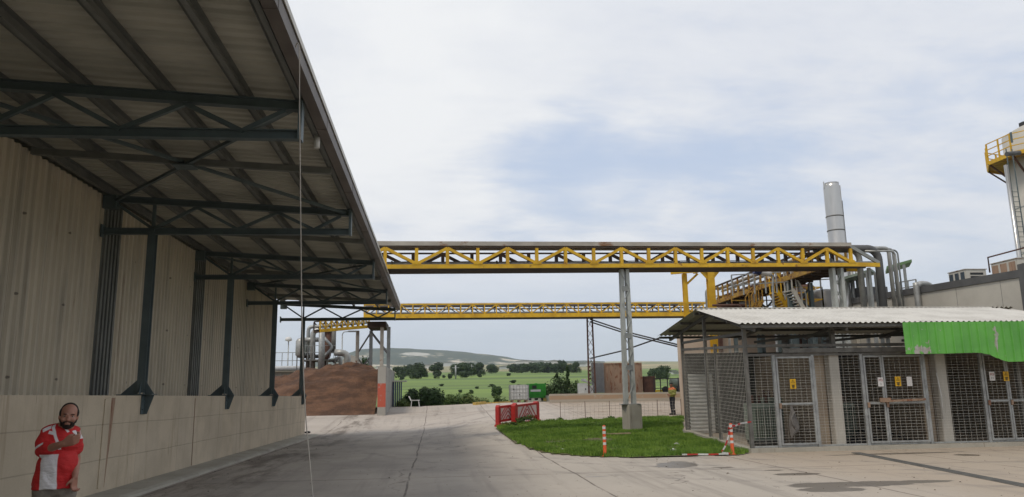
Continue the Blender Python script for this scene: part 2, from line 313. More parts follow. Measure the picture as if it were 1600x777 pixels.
def yard_mat():
    m, nt, b = nodes('yard_concrete'); P = geo_pos(nt); s = nt.nodes.new('ShaderNodeSeparateXYZ'); nt.links.new(P, s.inputs[0]); X, Y = s.outputs['X'], s.outputs['Y']
    A = lambda *a: mathn(nt, *a)
    col = mixc(nt, step(nt, noisen(nt, P, .35, 6, .62), .32, .68), (.375, .328, .272), (.27, .238, .20))
    # tone step painted at the canopy's shadow edge; warmer, later pour far and right
    w = A('ADD', X, A('MULTIPLY', A('SUBTRACT', noisen(nt, P, .12, 3), .5), 2.5))
    col = mixc(nt, A('MULTIPLY', step(nt, w, .6, 2.6), .65), col, (.43, .385, .325))
    farb = step(nt, Y, 36.6, 37.4); col = mixc(nt, A('MULTIPLY', farb, .6), col, (.46, .41, .36))
    right = step(nt, A('ADD', X, A('MULTIPLY', noisen(nt, P, .3, 4), 3.)), 7.0, 10.5)
    col = mixc(nt, A('MULTIPLY', right, .55), col, (.33, .25, .17))
    # tyre wear: long streaks along the yard, and a curving pair
    st = noisen(nt, P, 1.0, 6, .62, (2.3, .10, 1)); col = mixc(nt, A('MULTIPLY', step(nt, st, .5, .72), .5), col, (.20, .175, .15))
    stx = noisen(nt, P, 1.0, 5, .6, (.14, 1.6, 1), .6); col = mixc(nt, A('MULTIPLY', A('MULTIPLY', step(nt, stx, .52, .7), farb), .55), col, (.24, .18, .14))
    rr = A('SQRT', A('ADD', A('POWER', A('SUBTRACT', X, 16.), 2.), A('POWER', A('SUBTRACT', Y, 30.), 2.)))
    for rad in (16.3, 17.0, 19.0, 14.4):
        k = A('SUBTRACT', 1., step(nt, A('ABSOLUTE', A('SUBTRACT', rr, rad)), .05, .28)); k = A('MULTIPLY', k, step(nt, noisen(nt, P, 1.6, 6, .7), .42, .62)); col = mixc(nt, A('MULTIPLY', k, .42), col, (.13, .12, .11))
    # fine grime
    col = mixc(nt, A('MULTIPLY', step(nt, noisen(nt, P, 3.5, 8, .7, (1, .55, 1)), .56, .72), .42), col, (.15, .125, .10))
    col = mixc(nt, A('MULTIPLY', step(nt, noisen(nt, P, 14, 6, .7), .62, .72), .5), col, (.12, .10, .08))
    # dirt run-off along the foot of the warehouse wall
    dx = A('SUBTRACT', 1., step(nt, A('ABSOLUTE', A('SUBTRACT', X, -4.2)), .2, 1.5)); dn = step(nt, noisen(nt, P, .8, 7, .7, (1.5, .35, 1)), .44, .62)
    col = mixc(nt, A('MULTIPLY', A('MULTIPLY', dx, dn), .8), col, (.10, .078, .058))
    # damp patches
    def spot(x, y, rx, ry, sh=0.):
        u = A('DIVIDE', A('SUBTRACT', A('SUBTRACT', X, x), A('MULTIPLY', A('SUBTRACT', Y, y), sh)), rx); v = A('DIVIDE', A('SUBTRACT', Y, y), ry)
        return A('SUBTRACT', 1., A('ADD', A('MULTIPLY', u, u), A('MULTIPLY', v, v)))
    wet = None
    for px, py, rx, ry, sh in ((1058, 726, .55, .95, .3), (1245, 741, .5, .28, 0), (1330, 757, 1.35, .42, 0), (1400, 754, 1.2, .28, 0), (1300, 765, .7, .35, 0), (1130, 731, .3, .15, 0), (1210, 735, .25, .12, 0), (1510, 711, .35, .35, 0), (930, 745, .28, .08, 0), (1400, 709, 2.0, .22, 0), (440, 672, 0.5, 3.2, 0)):
        q = aZ(px, py, 0); k = spot(q.x, q.y, rx, ry, sh); wet = k if wet is None else A('MAXIMUM', wet, k)
    wet = step(nt, A('ADD', A('MAXIMUM', wet, -1.5), A('MULTIPLY', A('SUBTRACT', noisen(nt, P, 1.8, 6, .65), .5), 1.9)), .12, .34)
    col = mixc(nt, A('MULTIPLY', wet, .75), col, (.085, .068, .05))
    vo = nt.nodes.new('ShaderNodeTexVoronoi'); vo.feature = 'DISTANCE_TO_EDGE'; vo.inputs['Scale'].default_value = .16
    wv = nt.nodes.new('ShaderNodeVectorMath'); wv.operation = 'ADD'; nn_ = nt.nodes.new('ShaderNodeTexNoise'); nn_.inputs['Scale'].default_value = .9; nn_.inputs['Detail'].default_value = 6; nt.links.new(P, nn_.inputs[0]); sc_ = nt.nodes.new('ShaderNodeVectorMath'); sc_.operation = 'SCALE'; sc_.inputs['Scale'].default_value = 1.8; nt.links.new(nn_.outputs['Color'], sc_.inputs[0]); nt.links.new(P, wv.inputs[0]); nt.links.new(sc_.outputs[0], wv.inputs[1]); nt.links.new(wv.outputs[0], vo.inputs['Vector'])
    ck = A('MULTIPLY', A('SUBTRACT', 1., step(nt, vo.outputs['Distance'], .001, .006)), step(nt, noisen(nt, P, .25, 3, .5, (1, 1, 1), 0, (4, 4, 4)), .47, .56)); col = mixc(nt, A('MULTIPLY', ck, .6), col, (.10, .08, .065))
    # joints
    jm = None
    wobx = A('MULTIPLY', A('SUBTRACT', noisen(nt, P, .4, 2), .5), .12)
    for x0 in (-5.0, -.52, 2.85, 7.3, 11.7):
        k = A('SUBTRACT', 1., step(nt, A('ABSOLUTE', A('SUBTRACT', A('ADD', X, wobx), x0)), .008, .03)); jm = k if jm is None else A('MAXIMUM', jm, k)
    for y0 in (6., 16.2, 37., 45.):
        k = A('SUBTRACT', 1., step(nt, A('ABSOLUTE', A('SUBTRACT', A('ADD', Y, wobx), y0)), .008, .04)); jm = A('MAXIMUM', jm, k)
    jm = A('MULTIPLY', jm, step(nt, noisen(nt, P, 1.1, 4), .3, .5))
    col = mixc(nt, A('MULTIPLY', jm, .75), col, (.07, .05, .04))
    nt.links.new(col, b.inputs['Base Color'])
    nt.links.new(A('SUBTRACT', .88, A('MULTIPLY', wet, .5)), b.inputs['Roughness'])
    bump(nt, b, A('SUBTRACT', noisen(nt, P, 9, 8, .7), jm), .3, .02); return m
M['yard'] = yard_mat()

def land_mat():
    m, nt, b = nodes('farmland'); P = geo_pos(nt); s = nt.nodes.new('ShaderNodeSeparateXYZ'); nt.links.new(P, s.inputs[0]); X, Y = s.outputs['X'], s.outputs['Y']
    A = lambda *a: mathn(nt, *a)
    ly = A('LOGARITHM', A('MAXIMUM', Y, 10.), 2.718)
    cb = nt.nodes.new('ShaderNodeCombineXYZ'); nt.links.new(A('DIVIDE', X, A('MAXIMUM', Y, 30.)), cb.inputs[0]); nt.links.new(ly, cb.inputs[1])
    Q = cb.outputs[0]
    near = mixc(nt, step(nt, noisen(nt, P, .06, 5, .6, (.25, 1, 1)), .35, .65), (.14, .19, .04), (.07, .105, .028))
    fields = mixc(nt, step(nt, noisen(nt, P, .018, 5, .6, (.22, 1, 1), .6), .40, .60), (.17, .25, .04), (.09, .145, .03))
    lines = step(nt, noisen(nt, P, .03, 5, .6, (.07, 1.6, 1), .3), .55, .64); fields = mixc(nt, A('MULTIPLY', lines, .6), fields, (.045, .065, .022))
    col = mixc(nt, step(nt, Y, 70., 110.), near, fields)
    weeds = step(nt, noisen(nt, P, .25, 6, .7, (.4, 1, 1)), .55, .68); col = mixc(nt, A('MULTIPLY', weeds, A('MULTIPLY', A('SUBTRACT', 1., step(nt, Y, 120., 260.)), .7)), col, (.06, .075, .03))
    far = mixc(nt, step(nt, noisen(nt, Q, 9, 4, .6, (1, 5, 1)), .45, .55), (.42, .33, .19), (.10, .14, .05))
    far = mixc(nt, step(nt, noisen(nt, Q, 22, 4, .6, (1, 4, 1), 0, (3, 3, 0)), .55, .62), far, (.055, .085, .035))
    far = mixc(nt, step(nt, noisen(nt, Q, 40, 3, .6, (1, 3, 1), 0, (8, 1, 0)), .66, .70), far, (.6, .55, .48))
    col = mixc(nt, step(nt, Y, 560., 640.), col, far)
    nt.links.new(col, b.inputs['Base Color']); b.inputs['Roughness'].default_value = .95; return m
M['land'] = land_mat()
def hill_mat():
    m, nt, b = nodes('wooded_hill'); P = geo_pos(nt); s = nt.nodes.new('ShaderNodeSeparateXYZ'); nt.links.new(P, s.inputs[0])
    col = mixc(nt, step(nt, noisen(nt, P, .006, 7, .65), .35, .65), (.022, .042, .026), (.045, .06, .034))
    low = mathn(nt, 'SUBTRACT', 1., step(nt, s.outputs['Z'], 125., 160.)); k = step(nt, noisen(nt, P, .006, 7, .7, (1, .5, 2)), .52, .60)
    col = mixc(nt, mathn(nt, 'MULTIPLY', low, k), col, (.50, .44, .34))
    # quarry scar
    q = aY(655, 559, 3000); dx = mathn(nt, 'DIVIDE', mathn(nt, 'SUBTRACT', s.outputs['X'], q.x), 55.); dz = mathn(nt, 'DIVIDE', mathn(nt, 'SUBTRACT', s.outputs['Z'], q.z-8), 9.)
    sp = mathn(nt, 'SUBTRACT', 1., mathn(nt, 'ADD', mathn(nt, 'MULTIPLY', dx, dx), mathn(nt, 'MULTIPLY', dz, dz)))
    sp = step(nt, mathn(nt, 'ADD', mathn(nt, 'MAXIMUM', sp, -1.), mathn(nt, 'MULTIPLY', mathn(nt, 'SUBTRACT', noisen(nt, P, .022, 7, .75), .5), 3.6)), .1, .3)
    col = mixc(nt, sp, col, (.40, .39, .34))
    nt.links.new(col, b.inputs['Base Color']); b.inputs['Roughness'].default_value = .95; return m
M['hill'] = hill_mat()
def leaf_mat(name, c1, c2, sc=2.):
    m, nt, b = nodes(name); tc = nt.nodes.new('ShaderNodeTexCoord').outputs['Object']
    n = noisen(nt, tc, sc, 3); wn = nt.nodes.new('ShaderNodeTexNoise'); wn.inputs['Scale'].default_value = sc*9; nt.links.new(tc, wn.inputs[0])
    col = mixc(nt, step(nt, mathn(nt, 'ADD', mathn(nt, 'MULTIPLY', n, .5), mathn(nt, 'MULTIPLY', wn.outputs[0], .5)), .38, .62), c1, c2)
    nt.links.new(col, b.inputs['Base Color']); b.inputs['Roughness'].default_value = .6; b.inputs['Specular IOR Level'].default_value = .25
    return m
M['leafd'] = leaf_mat('dark_leaves', (.022, .05, .016), (.06, .10, .028))
M['leafm'] = leaf_mat('green_leaves', (.045, .09, .02), (.10, .15, .035))
M['leafx'] = leaf_mat('far_leaves', (.025, .05, .02), (.05, .08, .03), .15)
M['leafw'] = leaf_mat('weed_leaves', (.07, .12, .03), (.15, .17, .05))
M['grass'] = leaf_mat('grass_blades', (.085, .17, .022), (.19, .30, .045), 1.3)
M['soil'] = pm('grassy_soil', (.10, .12, .035), (.11, .085, .05), 1.5, .95, 0, .3)
M['purlin'] = pm('purlin_steel', (.17, .175, .16), (.13, .135, .125), 2, .6)
def heap_mat():
    m, nt, b = nodes('brown_residue'); P = geo_pos(nt)
    col = mixc(nt, step(nt, noisen(nt, P, .8, 7, .65, (1, 1, 2.6)), .38, .62), (.15, .075, .040), (.075, .037, .020))
    col = mixc(nt, mathn(nt, 'MULTIPLY', step(nt, noisen(nt, P, 4, 8, .75, (1, 1, 2)), .55, .7), .6), col, (.04, .02, .012))
    nt.links.new(col, b.inputs['Base Color']); b.inputs['Roughness'].default_value = .95; bump(nt, b, noisen(nt, P, 5, 8, .75), .8, .15); return m
M['heap'] = heap_mat()
def mark_mat(name, base, c, z0, z1):      # a painted band between two heights on concrete
    m, nt, b = nodes(name); P = geo_pos(nt); s = nt.nodes.new('ShaderNodeSeparateXYZ'); nt.links.new(P, s.inputs[0])
    k = mathn(nt, 'MULTIPLY', step(nt, s.outputs['Z'], z0, z0+.05), mathn(nt, 'SUBTRACT', 1., step(nt, s.outputs['Z'], z1, z1+.05)))
    k = mathn(nt, 'MULTIPLY', k, step(nt, noisen(nt, P, 3, 5, .6), .3, .42))
    col = mixc(nt, k, mixc(nt, noisen(nt, P, 1.5, 5), base, tuple(x*.8 for x in base)), c)
    nt.links.new(col, b.inputs['Base Color']); b.inputs['Roughness'].default_value = .8; return m
# ================================================================== GROUND, LAND, HILLS
def th(x, y):
    d = max(y, .75*abs(x), -y)
    far = interp(d, [(60, 0), (600, 19.7), (1200, 45), (2000, 82), (4600, 186), (9000, 190)])
    if d > 300: far += (noise.noise(V((x*.0016, y*.0016, 3)))*.0035*d)*min(1, (d-300)/500)
    near = gz(max(-30, min(40, x)), max(0, min(52, y)))-.25
    t = sm((d-51.6)/5.0); return near*(1-t)+far*t-(.3*t if d < 75 else 0)
def land():
    rs = [0, 15, 25, 35, 43, 48, 50, 51.5, 52.5, 54, 56, 58, 61, 65, 70, 78, 90, 105, 125, 150, 180, 220, 270, 330, 400, 480, 560, 640, 760, 900, 1100, 1300, 1600, 2000, 2500, 3100, 3800, 4600]
    m = MB(); vs = []; fs = []
    xs = [math.tan(math.radians(a)) for a in (-80, -70, -60, -50)] + [math.tan(math.radians(a)) for a in range(-46, 47, 1)] + [math.tan(math.radians(a)) for a in (50, 60, 70, 80)]
    # rows of constant distance in front of the camera, fanned out sideways
    n = len(xs)
    for r in [-300, -60]+rs:
        for t in xs:
            x = t*(abs(r)+20); vs.append((x, r, th(x, r)))
    R = len(rs)+2
    for i in range(R-1):
        for k in range(n-1): fs.append((i*n+k, i*n+k+1, (i+1)*n+k+1, (i+1)*n+k))
    m.add(vs, fs, True); m.build('ground', M['land'], center=False, kind='structure')
land()
def att(px, py):       # pixel -> first hit on the open land
    d = ray(px, py); lo = None; t = 60/d.y; 
    while t*d.y < 5000:
        p = CAM+d*t
        if p.z < th(p.x, p.y): return V((p.x, p.y, th(p.x, p.y)))
        t *= 1.01
    p = CAM+d*(900/d.y); return V((p.x, p.y, th(p.x, p.y)))
def hills():
    pts = [(500, 568), (530, 560), (560, 548.5), (600, 545), (640, 545.5), (665, 548), (700, 550), (740, 554.5), (775, 560), (810, 565), (850, 567.5), (890, 568.5), (930, 570)]
    nu = 150; vs = []; fs = []; vv = [(-1100, 0.), (-800, .10), (-560, .30), (-360, .55), (-180, .82), (0, 1), (200, .95), (600, .4), (900, 0)]
    for j, (dy, f) in enumerate(vv):
        for i in range(nu+1):
            px = 490+(945-490)*i/nu; c = aY(px, interp(px, pts), 3000); y = 3000+dy+40*noise.noise(V((px*.02, j, 1)))
            x = c.x*(y/3000); b = th(x, y)-6; z = b+(c.z-b+4)*f
            z += (noise.noise(V((x*.004, y*.004, 0)))*14+noise.noise(V((x*.013, y*.013, 5)))*6)*f*(1 if dy else .3)
            vs.append((x, y, z))
    n = nu+1
    for j in range(len(vv)-1):
        for i in range(nu): fs.append((j*n+i, j*n+i+1, (j+1)*n+i+1, (j+1)*n+i))
    MB().add(vs, fs, True).build('hills', M['hill'], center=False, kind='structure')
hills()
YE = 51.6
def yard():
    xs = [-60, -40, -25, -15]+[-10+i*.8 for i in range(52)]+[34, 40, 50, 60]; ys = [-25, -10, 0, 8, 14]+[18+i*.6 for i in range(56)]+[YE]
    vs = [(x, y, gz(x, y)) for y in ys for x in xs]; n = len(xs)
    fs = [(j*n+i, j*n+i+1, (j+1)*n+i+1, (j+1)*n+i) for j in range(len(ys)-1) for i in range(n-1)]
    b = len(vs); vs += [(x, YE, gz(x, YE)-.6) for x in xs]; k = (len(ys)-1)*n
    fs += [(k+i, b+i, b+i+1, k+i+1) for i in range(n-1)]
    MB().add(vs, fs, True).build('yard', M['yard'], center=False, kind='structure')
yard()
# drain channel crossing the right of the yard
def drain():
    a, b = aZ(1338, 708, 0), aZ(1615, 762, 0); d = (b-a).normalized(); s = V((-d.y, d.x, 0))
    m = MB(); L = (b-a).length+6; b2 = a+d*L
    m.bar(a+V((0, 0, .004)), b2+V((0, 0, .004)), .26, .012)
    n = int(L/.5)
    m2 = MB()
    for i in range(int(L/.06)): c = a+d*(i*.06); m2.bar(c-s*.11+V((0, 0, .012)), c+s*.11+V((0, 0, .012)), .022, .008)
    t = thing('drain_channel', a, 'long dark drain grating set into the yard running toward the mesh enclosure', 'drain')
    m.build('channel', M['galv_d'], t); m2.build('grating', M['galv_d'], t)
drain()
# kerb ledge along the foot of the warehouse wall
m = MB(); 
ys = [-8+i*.7 for i in range(63)]
prof = []
for y in ys:
    w = .62+.06*noise.noise(V((0, y*.7, 0))); prof.append((y, -5.745+w))
vs = []; fs = []
for y, x in prof: vs += [(-5.745, y, -.02), (-5.745, y, .085), (x-.08, y, .075), (x, y, .045), (x+.02, y, -.02)]
for i in range(len(prof)-1):
    for k in range(4): fs.append((i*5+k, i*5+k+1, i*5+5+k+1, i*5+5+k))
m.add(vs, fs); m.build('pavement_kerb', M['plinth'], center=False, kind='structure')
# ================================================================== WAREHOUSE with its canopy
XW, XP, XF = -6.84, -5.80, -5.75          # cladding plane, post line, wall face
YS, YN = -8.0, 35.3
TY = [-2.6, 3.8, 10.0, 16.15, 22.35, 28.55, 34.65]
def roofz(x): return 5.86+(x-XW)*(5.56-5.86)/(-1.58-XW)
wh = thing('warehouse', (-6.8, 14, 0), 'long warehouse with ribbed beige cladding on a concrete base wall and a dark steel canopy', 'building')
MB().box(-20, XF, YS, YN+.35, -.4, 1.72).build('base_wall', M['concwall'], wh)
m = MB(); m.corr((XW, YS, 1.72), (0, 33.75-YS, 0), (0, 0, 4.08), .225, .045, (1, 0, 0)); m.build('cladding', M['clad'], wh)
MB().corr((-20, 33.75, 1.72), (20+XW, 0, 0), (0, 0, 4.6), .19, .035, (0, 1, 0)).build('gable_cladding', M['clad'], wh)
MB().box(-20, XW-.06, YS, 33.7, 1.72, 5.7).build('inner_wall', M['darkroom'], wh)
for ya in (3.8, 10.0, 16.15, 22.35):
    m = MB(); m.box(XW-.02, XW+.055, ya, ya+.85, 1.725, 5.74)
    for k in range(5): m.box(XW+.055, XW+.10, ya+.04+k*.17, ya+.12+k*.17, 1.725, 5.74)
    m.build('dark_wall_strip', M['purlin'], wh)
m = MB(); m.corr((XW-.02, YS, roofz(XW)+.16), (0, YN-YS, 0), (-1.58-XW+.02, 0, roofz(-1.58)-roofz(XW)), .22, .035, (0, 0, 1)); m.build('canopy_sheet', M['roofpanel'], wh)
m = MB(); m.corr((-20, YS, 7.2), (0, 33.8-YS, 0), (20+XW, 0, -1.2), .22, .035, (0, 0, 1)); m.build('main_roof', M['roofpanel'], wh)
# gutter and bright sheet ends at the outer edge
m = MB(); g0, g1 = YS, YN
gx = -1.745; gzc = roofz(-1.58)
m.box(gx, gx+.15, g0, g1, gzc-.06, gzc-.045); m.box(gx, gx+.012, g0, g1, gzc-.045, gzc+.14); m.box(gx+.138, gx+.15, g0, g1, gzc-.045, gzc+.12)
for i in range(12): y = g0+1+i*3.6; m.box(gx-.004, gx+.155, y, y+.05, gzc-.066, gzc+.125)
m.build('gutter', M['gutter'], wh)
m = MB(); m.box(gx-.05, gx+.17, g0, g1, gzc+.20, gzc+.215); m.box(gx+.16, gx+.17, g0, g1, gzc+.135, gzc+.2); m.build('eaves_flashing', M['whitesheet'], wh)
MB().tube([(gx-.05, 11.4, gzc-.02), (gx-.05, 11.4, gzc-.22)], .045, 10).build('outlet_spout', M['white'], wh)
for x in (-6.74, -5.85, -4.75, -3.65, -2.6, -1.86):
    m = MB(); z = roofz(x)+.055; m.box(x-.012, x+.012, YS, YN, z-.09, z+.09); m.box(x, x+.085, YS, YN, z-.09, z-.082); m.box(x, x+.085, YS, YN, z+.082, z+.09)
    m.build('purlin', M['purlin'], wh)
for i, ty in enumerate(TY):
    xe = -1.80; zb = 5.05
    tr = MB().build('canopy_truss', M['steel_dark'], wh) if 0 else None
    m = MB(); m.ibar((XW+.05, ty, roofz(XW)-.115), (xe, ty, roofz(xe)-.115), .12, .135); tr = m.build('canopy_truss', M['steel_dark'], wh)
    MB().ibar((XW+.05, ty, zb), (xe, ty, zb), .12, .13).build('bottom_chord', M['steel_dark'], tr)
    MB().box(XW+.04, XW+.07, ty-.11, ty+.11, zb-.13, zb+.13).build('wall_plate', M['steel_dark'], tr)
    MB().box(xe-.02, xe+.03, ty-.09, ty+.09, zb-.075, roofz(xe)-.04).build('end_plate', M['steel_dark'], tr)
    nb = [XP, -4.1, -2.55]; tp = [-6.6, -4.95, -3.3, -2.0]
    T = lambda x: (x, ty, roofz(x)-.19)
    segs = [(T(tp[0]), (nb[0], ty, zb+.05)), ((nb[0], ty, zb+.05), T(tp[1])), (T(tp[1]), (nb[1], ty, zb+.05)), ((nb[1], ty, zb+.05), T(tp[2])), (T(tp[2]), (nb[2], ty, zb+.05)), ((nb[2], ty, zb+.05), T(tp[3])), ((XP, ty, zb), T(XP))]
    for a, b in segs: MB().bar(a, b, .06, .06).build('web_bar', M['steel_dark'], tr)
    MB().box(XW+.04, XW+.3, ty-.1, ty+.1, roofz(XW)-.34, roofz(XW)-.06).build('gusset', M['steel_dark'], tr)
    # post standing on the wall top
    po = MB().ibar((XP, ty, 1.78), (XP, ty, zb-.06), .15, .15, (0, 1, 0)).build('post', M['steel_dark'], wh)
    m = MB(); m.box(XP-.42, XF+.02, ty-.16, ty+.16, 1.725, 1.75)
    m.prism([(XP+.06, ty, 1.75), (XF+.19, ty, 1.75), (XP+.06, ty, 2.02)], (0, 1, 0), .012); m.prism([(XP-.4, ty, 1.75), (XP-.07, ty, 1.75), (XP-.07, ty, 2.05)], (0, 1, 0), .012)
    m.prism([(XP, ty-.16, 1.75), (XP, ty-.07, 1.75), (XP, ty-.07, 2.0)], (1, 0, 0), .012); m.prism([(XP, ty+.07, 1.75), (XP, ty+.16, 1.75), (XP, ty+.07, 2.0)], (1, 0, 0), .012)
    m.build('base_plate', M['steel_dark'], po)
    m = MB(); m.box(XF+.006, XF+.02, ty-.15, ty+.15, 1.36, 1.75); m.prism([(XF+.02, ty-.006, 1.735), (XF+.20, ty-.006, 1.735), (XF+.08, ty-.006, 1.36), (XF+.02, ty-.006, 1.36)], (0, 1, 0), .012)
    m.box(XF+.02, XF+.2, ty-.15, ty+.15, 1.735, 1.75)
    for yy in (-.1, .1):
        for zz in (1.45, 1.6): m.tube([(XF+.02, ty+yy, zz), (XF+.045, ty+yy, zz)], .014, 6)
    m.build('wall_bracket', M['steel_dark'], po)
    if i in (2, 4):        # crossed rods in the roof plane and longitudinal ties
        y2 = TY[i+1]
        for xa, xb in ((-6.6, -1.9),):
            MB().bar((xa, ty, roofz(xa)-.12), (xb, y2, roofz(xb)-.12), .055, .055).build('bracing_rod', M['steel_dark'], wh)
            MB().bar((xb, ty, roofz(xb)-.155), (xa, y2, roofz(xa)-.155), .055, .055).build('bracing_rod', M['steel_dark'], wh)
for ya, yb in zip(TY, TY[1:]):
    y = (ya+yb)/2; MB().bar((XW+.1, y, roofz(XW)-.10), (-1.80, y, roofz(-1.80)-.10), .09, .11).build('mid_rafter', M['purlin'], wh)
for i in (2, 4): y = (TY[i]+TY[i+1])/2; MB().box(-4.42, -4.08, y-.16, y+.16, roofz(-4.25)-.20, roofz(-4.25)-.185).build('bracing_plate', M['steel_dark'], wh)
# rust-coloured torn joint strip on the wall
q = aX(176, 622, XF); q2 = aX(163, 770, XF)
m = MB(); m.prism([(XF+.002, q.y-.08, 1.68), (XF+.002, q.y+.10, 1.68), (XF+.002, q.y-.1, .15), (XF+.002, q.y-.13, .15)], (1, 0, 0), .01)
m.build('rusty_joint_strip', M['rust'], wh)
m = MB(); m.prism([(XF+.002, q.y-.34, 1.66), (XF+.002, q.y-.09, 1.69), (XF+.002, q.y-.14, .15), (XF+.002, q.y-.37, .15)], (1, 0, 0), .018)
m.build('joint_cover_board', M['concwall'], wh)
y2 = aX(300, 700, XF).y
MB().box(XF+.002, XF+.010, y2, y2+.03, .1, 1.66).build('rust_seam', M['rust'], wh)
# a cable hanging from the canopy edge
pts = [aY(px, py, y) for px, py, y in ((462, 74, 8.05), (464, 68, 8.0), (467, 70, 7.95), (468, 84, 7.95), (468, 160, 7.95), (469, 260, 7.95), (470, 360, 7.93), (471, 450, 7.9), (473, 550, 7.88), (477, 640, 7.85), (483, 710, 7.8), (489, 777, 7.7), (494, 822, 7.6))]
g = pts[-1]; pts += [V((g.x+.05, g.y-.1, .02)), V((g.x+.3, g.y-.5, .015)), V((g.x+.25, g.y-1.1, .015))]
def smooth_path(p, k=6):
    out = []
    for i in range(len(p)-1):
        a, b, c, d = p[max(i-1, 0)], p[i], p[i+1], p[min(i+2, len(p)-1)]
        for j in range(k):
            t = j/k; out.append(.5*((2*b)+(c-a)*t+(2*a-5*b+4*c-d)*t*t+(-a+3*b-3*c+d)*t**3))
    return out+[p[-1]]
MB().tube(smooth_path(pts), .0065, 6).build('hanging_cable', M['tray'], label='thin grey cable hanging from the canopy edge down to the yard', cat='cable')
# small black shoe-like lump at the far foot of the wall, debris along the kerb
def debris(px, py, s, mat, label, name='rubble', cat='rubble', n=3):
    p = atg(px, py); m = MB(); r = random.Random(int(px))
    for k in range(n):
        bm = bmesh.new(); bmesh.ops.create_icosphere(bm, subdivisions=2, radius=s*r.uniform(.5, 1)); o = V((r.uniform(-s, s)*1.3, r.uniform(-s, s), s*.35))
        for v in bm.verts: v.co = V((v.co.x*1.3, v.co.y, v.co.z*.6))*(1+.5*noise.noise(v.co*6/s*.1+V((px, k, 0))))+p+o
        bm.verts.index_update(); m.add([v.co.copy() for v in bm.verts], [[v.index for v in f.verts] for f in bm.faces]); bm.free()
    return m.build(name, mat, label=label, cat=cat)
debris(478, 677, .10, M['black'], 'black rubber lump lying at the far end of the concrete wall')
debris(255, 744, .05, M['darkroom'], 'small dark lump lying on the kerb at the foot of the concrete wall')
# ================================================================== MESH ENCLOSURE on the right
YC = 20.3; XC = 8.38; YB = 25.65
fx = lambda px, py=690: aY(px, py, YC).x
KZ = .11
cage = thing('mesh_enclosure', (12.5, 22.5, 0), 'open-fronted equipment enclosure of galvanised wire mesh under a white corrugated roof', 'enclosure')
XR = 19.0
def cz(y): return gz(9.5, y)
m = MB(); m.box(XC-.1, XR, YC-.16, YC+.12, -.2, KZ)
m.build('kerb', M['plinth'], cage)
m = MB(); a = [(XC-.12, YC+.12), (XC+.12, YC+.12), (XC+.12, YB+.1), (XC-.12, YB+.1)]
zt = lambda y: KZ if y < YC+1 else .27
m.add([(x, y, z) for z, f in ((0, 0), (1, 1)) for x, y in a for z in [(-.2 if not f else (.11 if y < 22 else .37))]], [(3, 2, 1, 0), (4, 5, 6, 7), (0, 1, 5, 4), (1, 2, 6, 5), (2, 3, 7, 6), (3, 0, 4, 7)])
m.build('side_kerb', M['plinth'], cage)
m = MB(); m.box(XC+.1, XR, YC+.1, YB, -.2, KZ-.04); m.build('floor_slab', M['beige'], cage)
ZR1 = aY(1168, 557, YC).z; ZR2 = aY(1168, 541, YC).z       # door head rail, upper rail
E1 = (7.9, 19.5); zE = aX(1168, 506, 7.9).z
yE = aX(1169, 506, 7.9).y; pr = aX(1093, 484.5, 7.9); pb = aX(1031, 527, 7.9); pe = aX(1169, 507, 7.9)
YE_, ZE_ = 19.5, aY(1169, 506.5, 19.5).z; YR_, ZRD = 22.9, aY(1093, 484, 22.9).z; YK_, ZK_ = 27.1, aY(1031, 525.5, 27.1).z
XL_, XRR = 7.95, aY(1542, 480, 22.9).x
# roof sheets
m = MB(); m.corr((XL_, YE_, ZE_), (XRR-XL_, 0, 0), (0, YR_-YE_, ZRD-ZE_), .155, .042, (0, 0, 1), shape='sine')
k = 9; w = .155
for i in range(k):      # raked end running down beside the building wall
    f = 1-(i+1)/k; m.corr((XRR+i*w, YE_, ZE_), (w, 0, 0), (0, (YR_-YE_)*f, (ZRD-ZE_)*f), .155, .042, (0, 0, 1), shape='sine')
m.build('roof_sheet', M['whitesheet'], cage)
m = MB(); m.corr((XL_, YR_+.01, ZRD), (XRR+.9-XL_, 0, 0), (0, YK_-YR_, ZK_-ZRD), .155, .042, (0, 0, 1), shape='sine'); m.build('roof_sheet', M['roofpanel'], cage)
m = MB(); m.box(XL_-.02, XRR, YR_-.12, YR_+.12, ZRD+.02, ZRD+.04); m.build('ridge_cap', M['whitesheet'], cage)
M['soffit'] = pm('grimy_roof_steel', (.10, .095, .082), (.07, .066, .058), 2, .6)
for t in (0.02, .3, .6, .94):
    for (ya, za, yb, zb_) in ((YE_, ZE_, YR_, ZRD), (YK_, ZK_, YR_, ZRD)):
        y = ya+(yb-ya)*t; z = za+(zb_-za)*t-.06; MB().box(XL_+.05, XRR+.5 if ya == YK_ else XRR-.1, y-.03, y+.03, z-.05, z+.03).build('purlin', M['soffit'], cage)
rx = [XC, fx(1319), fx(1456), fx(1610), 18.6]
for x in rx:
    for (ya, za) in ((YE_+.1, ZE_), (YK_-.1, ZK_)):
        MB().bar((x, ya, za-.14), (x, YR_, ZRD-.15), .07, .10).build('rafter', M['soffit'], cage)
    MB().bar((x, YC, ZR2+.35), (x, YB, ZR2+.45), .06, .08).build('tie_beam', M['soffit'], cage)
